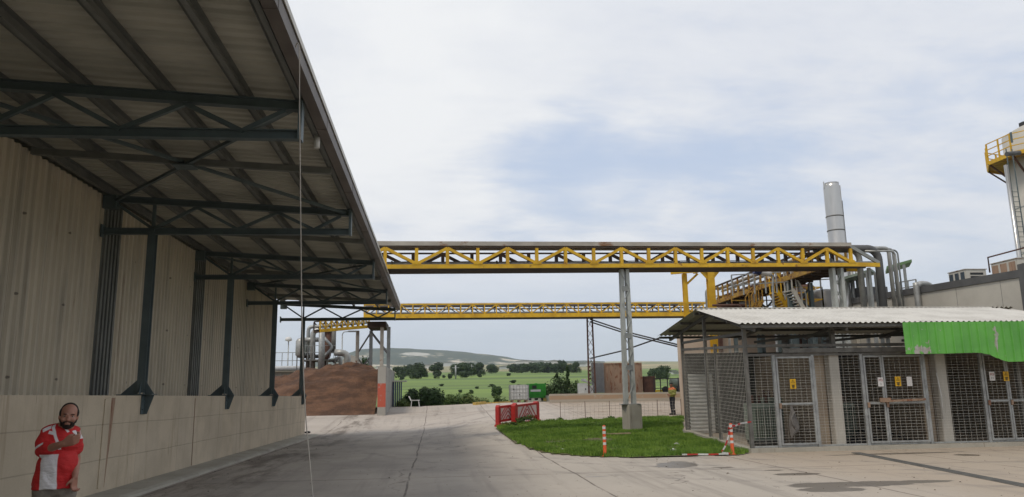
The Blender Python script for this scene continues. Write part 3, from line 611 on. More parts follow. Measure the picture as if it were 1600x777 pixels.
# frame
zroof = lambda y: (ZE_+(ZRD-ZE_)*(y-YE_)/(YR_-YE_) if y < YR_ else ZRD+(ZK_-ZRD)*(y-YR_)/(YK_-YR_))-.14
def post(x, y, z0, z1, w=.09, mat='galv_d'):
    return MB().box(x-w/2, x+w/2, y-w/2, y+w/2, z0, z1, .006).build('post', M[mat], cage)
post(XC, YC, KZ, zroof(YC), .10)
for x in (fx(1319), fx(1456, 560) if 0 else fx(1610), 18.6): post(x+.02, YC+.16, KZ, zroof(YC+.2), .12)
for y in (22.55, 23.4, YB): post(XC, y, .2, zroof(y) if y != 23.4 and y != 22.55 else (zroof(y) if y == 23.4 else ZR2+.2), .09)
for x in (fx(1218), fx(1280), fx(1357), fx(1456), fx(1547), 17.0): post(x, YC, KZ, ZR1+.02, .085, 'galv')
post(XR-.5, YB, 0, 3.4)
for z, w, h, mt in ((ZR2, .06, .08, 'galv_d'), (ZR1+.03, .06, .07, 'galv_d')):
    MB().box(XC, XR, YC-w/2-.003, YC+w/2+.003, z-h/2, z+h/2).build('rail', M[mt], cage)
MB().box(fx(1232), XR, YC-.10, YC-.045, ZR1+.075, ZR1+.2).build('cable_tray', M['galv_d'], cage)
m = MB(); m.bar((XC, YC+.05, ZR2), (XC, YB, ZR2+.22), .06, .08); m.build('rail', M['galv_d'], cage)
MB().box(XC+.05, XR, YC-.02, YC+.02, KZ+.01, KZ+.05).build('rail', M['galv'], cage)
def mesh_panel(x0, x1, z0, z1, y=YC, parent=cage, hs=.075, vs=.155, name='mesh_panel', w=.0050):
    m = MB(); n = round((z1-z0)/hs); k = max(2, round((x1-x0)/vs)); r = random.Random(int(x0*100))
    for i in range(n+1):
        z = z0+(z1-z0)*i/n+r.uniform(-.006, .006); m.bar((x0, y, z), (x1, y, z+r.uniform(-.004, .004)), w, w)
    for i in range(k+1): x = x0+(x1-x0)*i/k; m.bar((x, y-.006, z0), (x, y-.006, z1), w*.8, w*.8)
    return m.build(name, M['wire'], parent)
def side_mesh(y0, y1, z0, z1, x=XC):
    m = MB(); n = round((z1-z0)/.1); k = round((y1-y0)/.1)
    for i in range(n+1): z = z0+(z1-z0)*i/n; m.bar((x, y0, z+(y0-YC)*.042), (x, y1, z+(y1-YC)*.042), .0056, .0056)
    for i in range(k+1): y = y0+(y1-y0)*i/k; m.bar((x-.006, y, z0+(y-YC)*.042), (x-.006, y, z1+(y-YC)*.042), .0056, .0056)
    m.build('mesh_panel', M['wire'], cage)
for a, b in ((YC+.05, 22.5), (22.6, 23.35), (23.45, YB-.05)): side_mesh(a, b, KZ+.02, ZR2-.04)
P = [XC, fx(1218), fx(1280), fx(1357), fx(1456), fx(1547), 17.0, XR]
mesh_panel(P[0]+.05, P[1]-.04, KZ+.05, ZR1)
mesh_panel(P[2]+.04, P[3]-.04, KZ+.05, ZR1)
mesh_panel(P[4]+.04, P[5]-.04, KZ+.05, ZR1)
mesh_panel(P[6]+.04, P[7]-.04, KZ+.05, ZR1)
def door(x0, x1, zm, label=None, yy=YC-.03):
    d = MB(); w = .05
    d.box(x0, x0+w, yy-.02, yy+.02, KZ+.06, ZR1-.02); d.box(x1-w, x1, yy-.02, yy+.02, KZ+.06, ZR1-.02)
    d.box(x0+w, x1-w, yy-.02, yy+.02, KZ+.06, KZ+.11); d.box(x0+w, x1-w, yy-.02, yy+.02, ZR1-.07, ZR1-.02); d.box(x0+w, x1-w, yy-.02, yy+.02, zm-.025, zm+.025)
    o = d.build('door', M['galv'], cage); mesh_panel(x0+w, x1-w, KZ+.1, ZR1-.06, yy-.005, o)
    MB().box(x0+.0, x0+.07, yy-.05, yy-.022, zm-.12, zm+.02, .005).build('latch', M['rust'], o); return o
zm = aY(1245, 631, YC).z
d1 = door(P[1]+.05, P[2]-.05, zm)
xm = fx(1386, 660); d2 = door(P[3]+.05, xm-.005, zm-.02); d3 = door(xm+.005, P[4]-.05, zm-.02)
xm2 = fx(1580, 650); d4 = door(P[5]+.05, xm2-.005, zm-.02); d5 = door(xm2+.005, P[6]-.05, zm-.02)
q = aY(1378, 626, YC-.1); r_ = aY(1446, 624, YC-.1)
m = MB(); m.box(q.x-.07, q.x+.25, YC-.14, YC-.09, q.z-.05, q.z+.07, .01); m.bar((q.x, YC-.12, q.z-.02), (r_.x, YC-.1, r_.z), .05, .055); m.build('locking_bar', M['rust'], cage)
# walls inside
MB().box(XC+.1, XR, YB, YB+.12, 0, 2.9).build('back_wall', M['darkroom'], cage)  # shade of the roofed interior put into this dark wall colour
m = MB(); m.corr((XC+.12, YB-.02, .25), (0, 0, 1.95), (.85, 0, 0), .12, .03, (0, -1, 0)); m.build('white_slatted_panel', M['white'], cage)  # kept low where the roof's shadow would cut it, shade put into the shape
pil = fx(1316); pil2 = fx(1486)
for x in (pil, pil2, 17.4):
    MB().box(x-.02, x+.13, YC+.3, YB-.02, KZ-.05, 2.7).build('partition_wall', M['beige'], cage)
    MB().box(x-.14, x+.15, YC+.05, YC+.28, KZ-.05, 2.62, .01).build('pillar', M['cream'] if x != 17.4 else M['plinth'], cage)
x = 0
MB().box(P[2]+.12, pil-.16, YC+.32, YC+.38, KZ, 2.55).build('plaster_panel', M['beige'], cage)
MB().box(P[4]+.10, pil2-.18, YC+.32, YC+.38, KZ, 2.45).build('plaster_panel', M['beige'], cage)
# green ribbed fascia hung from the front eave
def fascia():
    yf = 19.42; x0 = aY(1413, 530, yf).x; x1 = XR+.4
    bot = [(aY(px, py, yf).x, aY(px, py, yf).z) for px, py in ((1414, 553.5), (1470, 552.8), (1528, 551), (1545, 554), (1557, 559.5), (1574, 565.5), (1602, 565), (1700, 563))]
    L = x1-x0; k = round(L/.24); p = L/k; prof = []
    for i in range(k):
        for a, h in ((0, 0), (.70, 0), (.76, 1), (.90, 1), (.96, 0)): prof.append((x0+(i+a)*p, h*.035))
    prof.append((x1, 0)); m = MB()
    for s_, th_ in ((0, 0), (1, .006)):
        vs = [(x, yf-h+th_, ZE_+.005) for x, h in prof]+[(x, yf-h+th_, interp(x, bot)) for x, h in prof]; n = len(prof)
        m.add(vs, [(i, i+1, n+i+1, n+i) for i in range(n-1)])
    m.build('green_fascia', M['fascia'], cage)
    MB().box(x0, x1, yf+.02, yf+.06, ZE_-.12, ZE_-.04).build('rail', M['soffit'], cage)
    MB().box(x0, x1, yf+.02, yf+.06, ZE_-.62, ZE_-.56).build('rail', M['soffit'], cage)
fascia()
q = aY(1463, 583, YC-.05); r_ = aY(1474, 655, YC-.05)
MB().tube([q, (q+r_)/2+V((.03, -.02, 0)), r_], .014, 6).build('hanging_strap', M['white'], label='thin white plastic strap hanging down the mesh right of the double doors', cat='strap')
# signs
def sign(px, py, w, h, mat, lines, label, tri=False):
    c = aY(px, py, YC-.07); o = MB().box(c.x-w/2, c.x+w/2, c.y-.006, c.y+.004, c.z-h/2, c.z+h/2, .002).build('sign', M[mat], label=label, cat='sign', group='signs wired to the mesh doors')
    y = c.y-.009
    def T(txt, z, s, col='ink'):
        cu = bpy.data.curves.new('t', 'FONT'); cu.body = txt; cu.size = s; cu.align_x = 'CENTER'; cu.align_y = 'CENTER'; cu.extrude = .001
        ob = bpy.data.objects.new('t', cu); COL.objects.link(ob); dg = bpy.context.evaluated_depsgraph_get(); me = bpy.data.meshes.new_from_object(ob.evaluated_get(dg))
        bpy.data.objects.remove(ob); me.transform(Matrix.Translation(V((c.x, y, c.z+z))-o.location) @ Matrix.Rotation(math.pi/2, 4, 'X')); me.materials.clear(); me.materials.append(M[col])
        to = bpy.data.objects.new('lettering', me); COL.objects.link(to); to.parent = o
    if tri:
        m = MB(); s = w*.34; zc = c.z+h*.2; A_ = [V((c.x+s*math.sin(a), y, zc+s*math.cos(a))) for a in (0, 2.094, 4.189)]
        for i in range(3): m.bar(A_[i], A_[(i+1) % 3], .002, .014, (0, 1, 0)) if 0 else m.bar(A_[i], A_[(i+1) % 3], .006, .002, (0, 1, 0))
        b = [(.004, .025), (-.012, -.003), (0, .0), (-.005, -.022), (.012, .006), (.002, .004)]
        m.prism([(c.x+u, y, zc+v_) for u, v_ in b], (0, -1, 0), .002); m.build('pictogram', M['ink'], o)
        m = MB()
        for i, wd in enumerate((.75, .5, .6, .4)): m.box(c.x-w*wd*.42, c.x+w*wd*.42, y-.002, y, c.z-h*(.12+.09*i)-.008, c.z-h*(.12+.09*i)+.008)
        m.build('lettering', M['ink'], o)
    for t in lines: T(*t)
sign(1239, 600, .165, .26, 'signyel', [], 'yellow electrical warning sign on the single mesh door above the hanging jacket', True)
sign(1376, 597, .16, .245, 'signwht', [('M3', .045, .09, 'redink'), ('1', -.055, .09)], 'white sign numbered 1 on the left leaf of the double mesh doors')
sign(1403, 596, .165, .26, 'signyel', [], 'yellow warning sign right of the white sign numbered 1', True)
sign(1421, 596, .15, .25, 'signwht', [('.', .07, .12), ('- - -', -.02, .05), ('- - -', -.05, .05), ('- - -', -.08, .05)], 'plain greyish white notice right of the yellow sign on the double doors')
sign(1550, 588, .16, .245, 'signwht', [('M3', .045, .09, 'redink'), ('11', -.055, .09)], 'white sign numbered 11 on the mesh door below the green fascia')
sign(1572, 588, .165, .26, 'signyel', [], 'yellow warning sign in the shade below the green fascia, rightmost sign', True)
# jacket hung on the door
def jacket():
    c = aY(1236, 633, YC-.14); m = MB(); rings = []
    prof = [(0, .02, .02, 0), (.06, .035, .03, .0), (.16, .055, .045, .01), (.30, .085, .06, .0), (.45, .115, .07, .015), (.58, .13, .075, .03), (.68, .125, .07, .035), (.74, .10, .055, .02), (.80, .06, .03, -.02), (.83, .02, .015, -.05)]
    n = 28
    for d, rx_, ry, ox in prof:
        ring = []
        for k in range(n):
            a = 2*math.pi*k/n; f = 1+.16*math.sin(a*5+d*7)+.08*math.sin(a*9-d*5); ring.append((c.x+ox+rx_*f*math.cos(a), c.y-.02+ry*f*math.sin(a)*.7, c.z-d+(.05*math.cos(a) if d > .6 else 0)))
        rings += ring
    m.add(rings, [(i*n+k, i*n+(k+1) % n, (i+1)*n+(k+1) % n, (i+1)*n+k) for i in range(len(prof)-1) for k in range(n)], True)
    t = thing('jacket', (c.x, c.y, c.z-.83), 'dark grey work jacket hanging from the crossbar of the single mesh door', 'jacket')
    M['cloth'] = pm('grey_cloth', (.15, .14, .13), (.10, .092, .085), 6, .9); m.build('jacket_body', M['cloth'], t)
    m = MB(); m.tube([(c.x+.05, c.y-.05, c.z-.18), (c.x-.06, c.y-.07, c.z-.34), (c.x-.03, c.y-.075, c.z-.5), (c.x+.03, c.y-.07, c.z-.62)], .035, 10, True, .03); m.build('sleeve', M['cloth'], t)
jacket()
# machines behind the mesh
def machine(x, y, w, d, h, label):
    t = thing('transformer', (x, y, KZ), label, 'transformer', 'machines standing inside the mesh enclosure')
    MB().box(x-w/2, x+w/2, y-d/2, y+d/2, KZ+.1, KZ+h, .02).build('tank', M['machgreen'], t)
    m = MB()
    for i in range(int(w/.07)): m.box(x-w/2+.04+i*.07, x-w/2+.055+i*.07, y-d/2-.12, y-d/2, KZ+.2, KZ+h-.12)
    m.build('cooling_fins', M['machgreen'], t)
    m = MB(); m.box(x-w/2+.05, x+w/2-.05, y-d/2-.1, y-d/2+.03, KZ, KZ+.1); m.box(x-w/2+.05, x+w/2-.05, y+d/2-.1, y+d/2, KZ, KZ+.1); m.box(x-.08, x+.08, y-d/2, y+d/2, KZ+.01, KZ+.09); m.build('skid', M['darkroom'], t)
    for i in (-1, 0, 1): MB().lathe((x+i*w*.28, y, KZ+h), [(.05, 0), (.05, .05), (.03, .08), (.05, .11), (.03, .14), (.05, .17), (.02, .22), (0, .23)], 12).build('insulator', M['brown'], t)
machine(9.35, 21.9, .75, .6, 1.15, 'pale green transformer behind the mesh nearest the enclosure corner')
machine(10.1, 22.9, .6, .5, 1.3, 'pale green transformer behind the single mesh door')
machine(11.8, 22.2, .9, .6, 1.1, 'pale green transformer behind the double mesh doors')
machine(14.9, 22.6, 1.0, .6, 1.2, 'pale green transformer in the shaded bay below the green fascia')
m = MB(); r = random.Random(4)
for i in range(7):
    x = 11.2+r.uniform(0, 2); m.tube([(x, 21.5+r.uniform(0, 1), .5), (x+r.uniform(-.4, .4), 21.6, .25), (x+r.uniform(-.8, .8), 21.3, .14), (x+r.uniform(-.8, .8), 21.1, .13)], .03, 8)
m.build('cable_coil', M['black'], label='tangle of black cables on the floor behind the double mesh doors', cat='cables')
# striped delineators
def delineator(px, py, label):
    p = atg(px, py); t = thing('delineator_post', p, label, 'bollard', 'orange and white delineator posts at the grass edge')
    MB().lathe(p, [(0, 0), (.10, 0), (.10, .02), (.06, .035), (.045, .06), (.042, .75), (.035, .79), (0, .80)], 20).build('flexible_post', M['orange'], t)
    for z in (.30, .44, .58, .70): MB().lathe(p, [(.0445, z), (.0445, z+.065)], 20).build('reflective_band', M['white'], t)
    return p
p1 = delineator(945.5, 714, 'orange delineator post with white bands standing alone at the grass edge')
p2 = delineator(1145, 711.5, 'orange delineator post tied with tape to the corner of the mesh enclosure')
M['tape_r'] = M['red']
def tape(pts, label):
    pts = smooth_path([V(p) for p in pts], 5); t = thing('barrier_tape', pts[0], label, 'tape'); seg = []
    i = 0; k = 0
    while i < len(pts)-1:
        j = min(i+3, len(pts)-1); m = MB()
        for a, b in zip(pts[i:j], pts[i+1:j+1]): m.bar(a, b, .006, .04)
        m.build('tape_stripe', M['red'] if k % 2 == 0 else M['white'], t); i = j; k += 1
tape([p2+V((-.07, 0, .66)), p2+V((-.02, -.06, .72)), p2+V((.15, 0, .74)), p2+V((.35, .25, .77)), V((XC, YC-.06, .80))], 'red and white tape strung from the tied delineator post to the mesh corner')
tape([p2+V((-.05, -.02, .6)), p2+V((-.10, .0, .42)), p2+V((-.20, .0, .2)), p2+V((-.28, .0, .08)), p2+V((-.1, -.08, .05)), p2+V((-.5, -.1, .04)), p2+V((-.95, -.1, .05)), p2+V((-1.35, -.05, .05))], 'loose red and white tape trailing from the tied post onto the grass')
p = atg(966, 683); MB().bar(p+V((-.4, 0, .10)), p+V((.42, .05, .11)), .03, .04).build('timber_batten', M['woodpale'], label='pale wooden batten lying on the grass beside the lone delineator post', cat='batten')
# ================================================================== GRASS ISLAND
gp = [(776, 667), (783, 676), (795, 686), (812, 695), (832, 703), (860, 709.5), (900, 713), (945, 715), (1000, 716), (1060, 714), (1110, 712.5), (1160, 711.5)]
poly = [atg(*q) for q in gp]+[V((XC-.13, YC-.1, 0)), V((XC-.13, 21.5, 0)), V((XC-.13, 23.5, 0)), V((XC-.13, YB+.2, 0)), V((9.6, 30, 0)), V((11.3, 35, 0))]+[atg(*q) for q in ((1040, 653), (1000, 654), (950, 656), (900, 658), (860, 659), (835, 660), (800, 662))]
def inside(x, y):
    c = False; j = len(poly)-1
    for i in range(len(poly)):
        a, b = poly[i], poly[j]
        if (a.y > y) != (b.y > y) and x < (b.x-a.x)*(y-a.y)/(b.y-a.y)+a.x: c = not c
        j = i
    return c
def lawn():
    x0, x1 = min(p.x for p in poly), max(p.x for p in poly); y0, y1 = min(p.y for p in poly), max(p.y for p in poly)
    s = .22; nx, ny = int((x1-x0)/s)+2, int((y1-y0)/s)+2; vid = {}; vs = []; fs = []
    def g(i, j):
        if (i, j) not in vid:
            x, y = x0+i*s, y0+j*s; vid[(i, j)] = len(vs); vs.append((x, y, gz(x, y)+.03+.03*noise.noise(V((x, y, 0)))))
        return vid[(i, j)]
    for i in range(nx):
        for j in range(ny):
            if inside(x0+(i+.5)*s, y0+(j+.5)*s): fs.append((g(i, j), g(i+1, j), g(i+1, j+1), g(i, j+1)))
    MB().add(vs, fs, True).build('grass_bed', M['soil'], center=False, kind='structure')
    r = random.Random(3); m = MB(); n = 0
    while n < 95000:
        x, y = r.uniform(x0, x1), r.uniform(y0, y1)
        if r.random() > min(1, (24/y)**2) or noise.noise(V((x*.9, y*.9, 31))) < -.42+r.uniform(-.1, .1): continue
        if not inside(x+.14*noise.noise(V((x*4, y*4, 2))), y+.30*noise.noise(V((x*3, y*3, 5)))): continue
        n += 1; z = gz(x, y)+.02; h = .05+.10*max(0, noise.noise(V((x*1.3, y*1.3, 9)))+.5)*r.uniform(.5, 1.3); w = r.uniform(.006, .014)*max(1, y/24); a = r.uniform(0, 6.28)
        dx, dy = math.cos(a)*w, math.sin(a)*w; lx, ly = r.uniform(-.04, .04), r.uniform(-.04, .04)
        b = len(m.v); m.v += [(x-dx, y-dy, z), (x+dx, y+dy, z), (x+lx, y+ly, z+h)]; m.f.append((b, b+1, b+2)); m.sm.append(False)
    m.build('grass', M['grass'], center=False, kind='stuff')
lawn()
for k, (px, py) in enumerate(((1058, 697), (1052, 707), (1075, 710), (1092, 709), (880, 705))):
    p = atg(px, py); s = (.05, .06, .045, .05, .03)[k]; m = MB(); bm = bmesh.new(); bmesh.ops.create_icosphere(bm, subdivisions=2, radius=s)
    for v in bm.verts: v.co = V((v.co.x*1.5, v.co.y, v.co.z*.6))*(1+.9*noise.noise(v.co*25+V((k, 0, 0))))+p+V((0, 0, .06))
    bm.verts.index_update(); m.add([v.co.copy() for v in bm.verts], [[v.index for v in f.verts] for f in bm.faces]); bm.free()
    m.build('litter', M['white'], label=('crumpled white paper scrap in the middle of the grass near the tied post', 'white scrap at the grass edge below the crumpled paper', 'small white scrap at the grass edge among torn tape', 'white scrap at the grass edge next to the tape end', 'tiny white scrap in the grass left of the lone post')[k], cat='litter')
# low wire fence behind the grass
fp = [atg(876, 657), atg(1010, 655), atg(1065, 652)]
def low_fence():
    t = thing('wire_fence', fp[0], 'low fence of welded wire mesh on thin stakes along the far edge of the grass', 'fence')
    a, b = fp[0], fp[2]; d = b-a; L = d.length; m = MB(); k = int(L/.2)
    for i in range(k+1): p = a+d*(i/k); p.z = gz(p.x, p.y); m.bar(p+V((0, 0, .05)), p+V((0, 0, .74)), .007, .007)
    for z in (.08, .21, .34, .47, .60, .73): 
        for i in range(12): p, q = a+d*(i/12), a+d*((i+1)/12); p.z = gz(p.x, p.y)+z; q.z = gz(q.x, q.y)+z; m.bar(p, q, .007, .007)
    m.build('wire_mesh', M['tray'], t)
    for i in range(6): p = a+d*(i/5); p.z = gz(p.x, p.y); MB().bar(p, p+V((0, 0, .82)), .02, .02).build('stake', M['brown'], t)
low_fence()
# ================================================================== BARRIERS, TANKS
def barrier(p, q, h, label):
    p, q = V(p), V(q); q.z = gz(q.x, q.y); L = (q-p).length; d = (q-p).normalized(); nrm = V((d.y, -d.x, 0)).normalized()
    t = thing('road_barrier', (p+q)/2, label, 'barrier', 'red and white barriers at the tip of the grass')
    up = V((0, 0, 1)); pt = lambda u, z, o=0: p+d*u+up*z+nrm*o
    m = MB()       # moulded body: feet, side posts with rounded top, top beam
    for u0, u1 in ((0, .10*L), (.90*L, L)): m.prism([pt(u0+.02, .02, -.11), pt(u0, .1, -.11), pt(u0, h-.08, -.11), pt(u0+.05, h, -.11), pt(u1-.05, h, -.11), pt(u1, h-.08, -.11), pt(u1, .02, -.11)], nrm, .22)
    m.bar(pt(.1*L, h-.09, 0), pt(.9*L, h-.09, 0), .18, .09); m.bar(pt(.1*L, .24, 0), pt(.9*L, .24, 0), .18, .10)
    m.bar(pt(0, .05, 0), pt(L, .05, 0), .34, .08)
    m.build('frame', M['red'], t)
    MB().prism([pt(.10*L, .29, -.05), pt(.10*L, h-.13, -.05), pt(.90*L, h-.13, -.05), pt(.90*L, .29, -.05)], nrm, .135).build('panel', M['barrwhite'], t)
    n = 4; w = .07
    for i in range(n):     # chevron stripes
        for sgn in (-1, 1):
            u0 = L/2+sgn*.02; z0 = .25+i*(h-.1)/n*.92; u1 = L/2+sgn*.36*L; z1 = z0-.36*L*1.15
            if z1 < .29: f = (z0-.29)/(z0-z1+1e-6); u1 = u0+(u1-u0)*f; z1 = .29
            if z0-.29 < .05: continue
            m = MB(); m.bar(pt(u0, min(z0, h-.13), .09), pt(u1, z1, .09), w*.5, .02, nrm); m.build('chevron_stripe', M['red'], t)
    for sgn in (-1, 1):
        m = MB(); m.bar(pt(L/2+sgn*.14*L, h-.13, .092), pt(L/2+sgn*.39*L, h-.13-.25*L*1.15, .092), w*.5, .02, nrm); m.build('chevron_stripe', M['red'], t)
M['barrwhite'] = pm('faded_reflective_panel', (.74, .60, .56), (.60, .47, .43), 3, .5)
b0 = atg(777, 667.5); b1 = atg(806, 663); b2 = atg(800, 664.5); b3 = atg(840, 658.5)
barrier(b0, b1, .90, 'weathered red and white chevron barrier, the left of the two at the grass tip')
barrier(b2+V((.05, -.1, 0)), b3, .88, 'weathered red and white chevron barrier, the right one overlapping its neighbour')
def ibc(px, py, body, cagem, label, grn=False, rz=0.):
    p = atg(px, py); t = thing('liquid_tote', p, label, 'tank', 'caged liquid totes at the yard edge'); x, y, z = p
    m = MB()
    for i in range(7): m.box(x-.6, x+.6, y-.5+i*.155, y-.5+i*.155+.1, z+.12, z+.14)
    for i in (-.52, -.06, .40):
        m.box(x+i, x+i+.12, y-.5, y+.5, z, z+.02)
        for j in (-.48, -.05, .38): m.box(x+i, x+i+.12, y+j, y+j+.1, z+.02, z+.12)
    m.build('pallet', M['rust' if not grn else 'darkroom'], t)
    MB().box(x-.565, x+.565, y-.47, y+.47, z+.16, z+1.12, .06).build('inner_tank', M[body], t)
    m = MB(); r = .011
    for zz in (.17, .40, .63, .86, 1.10):
        for a, b in (((-.6, -.5), (.6, -.5)), ((.6, -.5), (.6, .5)), ((.6, .5), (-.6, .5)), ((-.6, .5), (-.6, -.5))): m.bar((x+a[0], y+a[1], z+zz), (x+b[0], y+b[1], z+zz), r*2, r*2)
    for i in range(7): xx = x-.6+i*.2; m.bar((xx, y-.505, z+.14), (xx, y-.505, z+1.13), r*2, r*2); m.bar((xx, y+.505, z+.14), (xx, y+.505, z+1.13), r*2, r*2)
    for i in range(6): yy = y-.5+i*.2; m.bar((x+.605, yy, z+.14), (x+.605, yy, z+1.13), r*2, r*2); m.bar((x-.605, yy, z+.14), (x-.605, yy, z+1.13), r*2, r*2)
    m.build('cage', M[cagem], t)
    MB().lathe((x, y, z+1.12), [(.11, 0), (.11, .04), (0, .045)], 16).build('cap', M['ink' if not grn else cagem], t)
    if grn:
        MB().box(x-.33, x-.03, y-.53, y-.517, z+.78, z+1.0).build('hatch', M['ink'], t); MB().box(x-.45, x+.25, y-.53, y-.517, z+.58, z+.72).build('label_plate', M['signwht'], t)
    else:
        MB().box(x-.42, x-.36, y-.53, y-.517, z+.80, z+.88).build('label_plate', M['ink'], t); MB().box(x-.04, x+.02, y-.53, y-.517, z+.45, z+.52).build('label_plate', M['ink'], t)
ibc(811, 628.5, 'white', 'galv', 'white plastic tote in a wire cage on a pallet behind the red barriers')
ibc(838, 625.5, 'green', 'green', 'bright green tote beside the white one at the yard edge', True)
# painted kerb pieces along the far edge
def kerbpiece(px0, py0, px1, py1, h, mat, label=None, w=.35):
    a, b = atg(px0, py0), atg(px1, py1); m = MB(); m.bar(a+V((0, 0, h/2-.02)), b+V((0, 0, h/2-.02)), w, h+.04)
    m.build('kerb_block', M[mat], label=label, cat='kerb')
kerbpiece(741, 633, 757, 631.5, .16, 'kerbyellow', 'yellow painted kerb end at the yard edge left of the white tote')
kerbpiece(758, 631, 796, 629, .07, 'kerbyellow', 'flat yellow painted kerb strip running behind the barriers')
kerbpiece(850, 626, 862, 626, .16, 'kerbyellow', 'yellow painted kerb lump right of the green tote')

r = random.Random(5); m = MB()
for i in range(1700):
    if r.random() < .5: y = r.uniform(9, 45); x = r.uniform(-5.1, 7.5)
    elif r.random() < .5: y = 8+r.random()*28; x = -5.05+abs(r.gauss(0, .5))
    else: x = r.uniform(5, 18); y = r.uniform(11, 20)
    if inside(x, y) or (x > XC-.2 and y > YC-.2): continue
    z = gz(x, y)+.001; s = r.uniform(.004, .012)*(1 if r.random() < .93 else 2.4); a = r.uniform(0, 6.28); u, v_ = V((math.cos(a), math.sin(a), 0))*s, V((-math.sin(a), math.cos(a), 0))*s*r.uniform(.4, 1)
    p = V((x, y, z)); m.add([p-u-v_, p+u-v_, p+u*.7+v_, p-u*.8+v_, p+V((0, 0, s*r.uniform(.5, .9)))], [(0, 1, 4), (1, 2, 4), (2, 3, 4), (3, 0, 4)])
m.build('yard_grit', pm('grit', (.16, .13, .10), (.07, .055, .04), 30, .9), center=False, kind='stuff')
# ================================================================== LOW WALL, PLATFORM, RUSTY CONTAINERS
X0 = aY(859, 625, 50).x
lw = MB().box(X0, 34, 49.9, 50.25, .7, 1.64).build('low_wall', mark_mat('rust_stained_wall', (.42, .37, .30), (.36, .25, .16), 1.25, 1.5), label='long low concrete wall stained with rust at the back of the yard', cat='wall')
MB().add([(X0+.2, 50.25, 1.55), (40, 50.25, 1.55), (40, 64, 1.55), (X0+.2, 64, 1.55), (X0+.2, 50.25, 0), (X0+.2, 64, -.5), (40, 64, -.5)], [(0, 1, 2, 3), (0, 3, 5, 4), (3, 2, 6, 5)]).build('platform', M['plinth'], center=False, kind='structure')
def container(px0, px1, pxs, ptop, y, d, zb, mat, label, face='rust'):
    a = aY(px0, 600, y).x; b = aY(px1, 600, y).x; zt = aY((px0+px1)/2, ptop, y).z; t = thing('rusty_container', ((a+b)/2, y, zb), label, 'container')
    w = b-a; m = MB(); m.corr((a+.05, y, zb+.14), (w-.1, 0, 0), (0, 0, zt-zb-.2), .9, .012, (0, -1, 0)); m.box(a+.02, b-.02, y+.02, y+d, zb+.12, zt-.03); m.build('body', M[face], t)
    m = MB()
    for x in (a, b-.08): m.box(x, x+.08, y-.04, y+.06, zb, zt)
    m.box(a+.08, b-.08, y-.04, y+.04, zt-.09, zt-.01); m.box(a+.08, b-.08, y-.04, y+.04, zb+.04, zb+.16); m.build('corner_frame', M[face], t)
    return t, a, b, zt
t, a, b, zt = container(944, 1004, 0, 567, 54.0, 4.0, 1.58, 'rust', 'tall rust-streaked steel container standing on the low wall platform')
m = MB(); m.prism([(a-1.0, 53.5, 1.66), (a-.04, 53.9, 1.66), (a-.04, 53.9, zt-.01), (a-1.0, 53.5, zt-.01)], (.3, -1, 0), .06)
for z in (1.9, 2.7, 3.4): m.box(a-.98, a-.08, 53.38, 53.46, z, z+.02)
m.build('open_door', M['contgrey'], t, label='grey end door swung open')
m = MB()
for k in range(5): z = 2.3+k*.28; m.box(a-1.16, a-1.0, 53.6, 53.75, z, z+.12)
m.build('ladder_rungs', M['brown'], t)
container(1005, 1024, 0, 588, 54.3, 3.0, 1.58, 'rust', 'lower dark rusty skip standing against the tall container', 'brown')
p = aY(904, 616, 52)
t = thing('electric_cabinet', p, 'small white electric cabinet standing left of the rusty container', 'cabinet'); a = aY(904, 600, 52).x; b = aY(918, 600, 52).x; z0, z1 = 1.56, aY(910, 599, 52).z
MB().box(a, b, 52, 52.5, z0, z1, .02).build('cabinet_body', M['white'], t); MB().box(a+.03, a+(b-a)*.62, 51.98, 51.998, z0+.05, z1-.05).build('door', M['white'], t)
MB().box(a+(b-a)*.72, a+(b-a)*.82, 51.98, 51.998, z0+.3, z0+.42).build('handle', M['ink'], t)
m = MB(); q1, q2 = aY(909, 594, 52.3), aY(922, 598, 53); m.bar(q1, q2, .1, .1); m.box(q1.x-.02, q1.x+.3, 52.2, 52.5, q1.z-.06, q1.z+.08); 
MB().box(b+.1, b+.5, 52.6, 52.9, 1.56, z1-.15).build('side_box', M['white'], t)
m.build('cctv_camera', M['white'], label='white tube lamp projecting over the white cabinet', cat='lamp')
# yellow machine and railing seen past the man
t = thing('yellow_trailer', (aY(1045, 610, 53).x, 53, 1.55), 'low yellow framed trailer with pale blue tank beyond the second man', 'trailer')
a, b = aY(1024, 610, 53), aY(1080, 610, 53); m = MB()
m.bar((a.x, 53, 1.72), (b.x, 53, 1.80), .12, .12); m.bar((a.x+.5, 53, 1.78), (b.x, 53, 2.0), .08, .08); m.bar((aY(1060, 600, 53).x, 53, 1.7), (aY(1060, 600, 53).x, 53, 5.6), .1, .1) if 0 else None
m.build('chassis', M['yellow'], t)
MB().tube([(aY(1048, 600, 53.5).x, 53.5, 2.25), (aY(1078, 600, 53.5).x, 53.5, 2.25)], .35, 20).build('tank', M['machgreen'], t)
for px in (1040, 1062, 1074): MB().tube([(aY(px, 610, 52.9).x, 52.85, 1.8), (aY(px, 610, 52.9).x, 53.0, 1.8)], .24, 16).build('wheel', M['black'], t)
m = MB()
for px in (1022, 1032, 1043, 1060): x = aY(px, 600, 52.2).x; m.bar((x, 52.2, 1.55), (x, 52.2, 2.6), .06, .06)
xa, xb = aY(1022, 600, 52.2).x, aY(1080, 600, 52.2).x
for z in (1.9, 2.55): m.bar((xa, 52.2, z), (xb, 52.2, z), .05, .05)
m.build('railing', M['ink'], label='thin black railing on the low wall platform right of the containers', cat='railing')
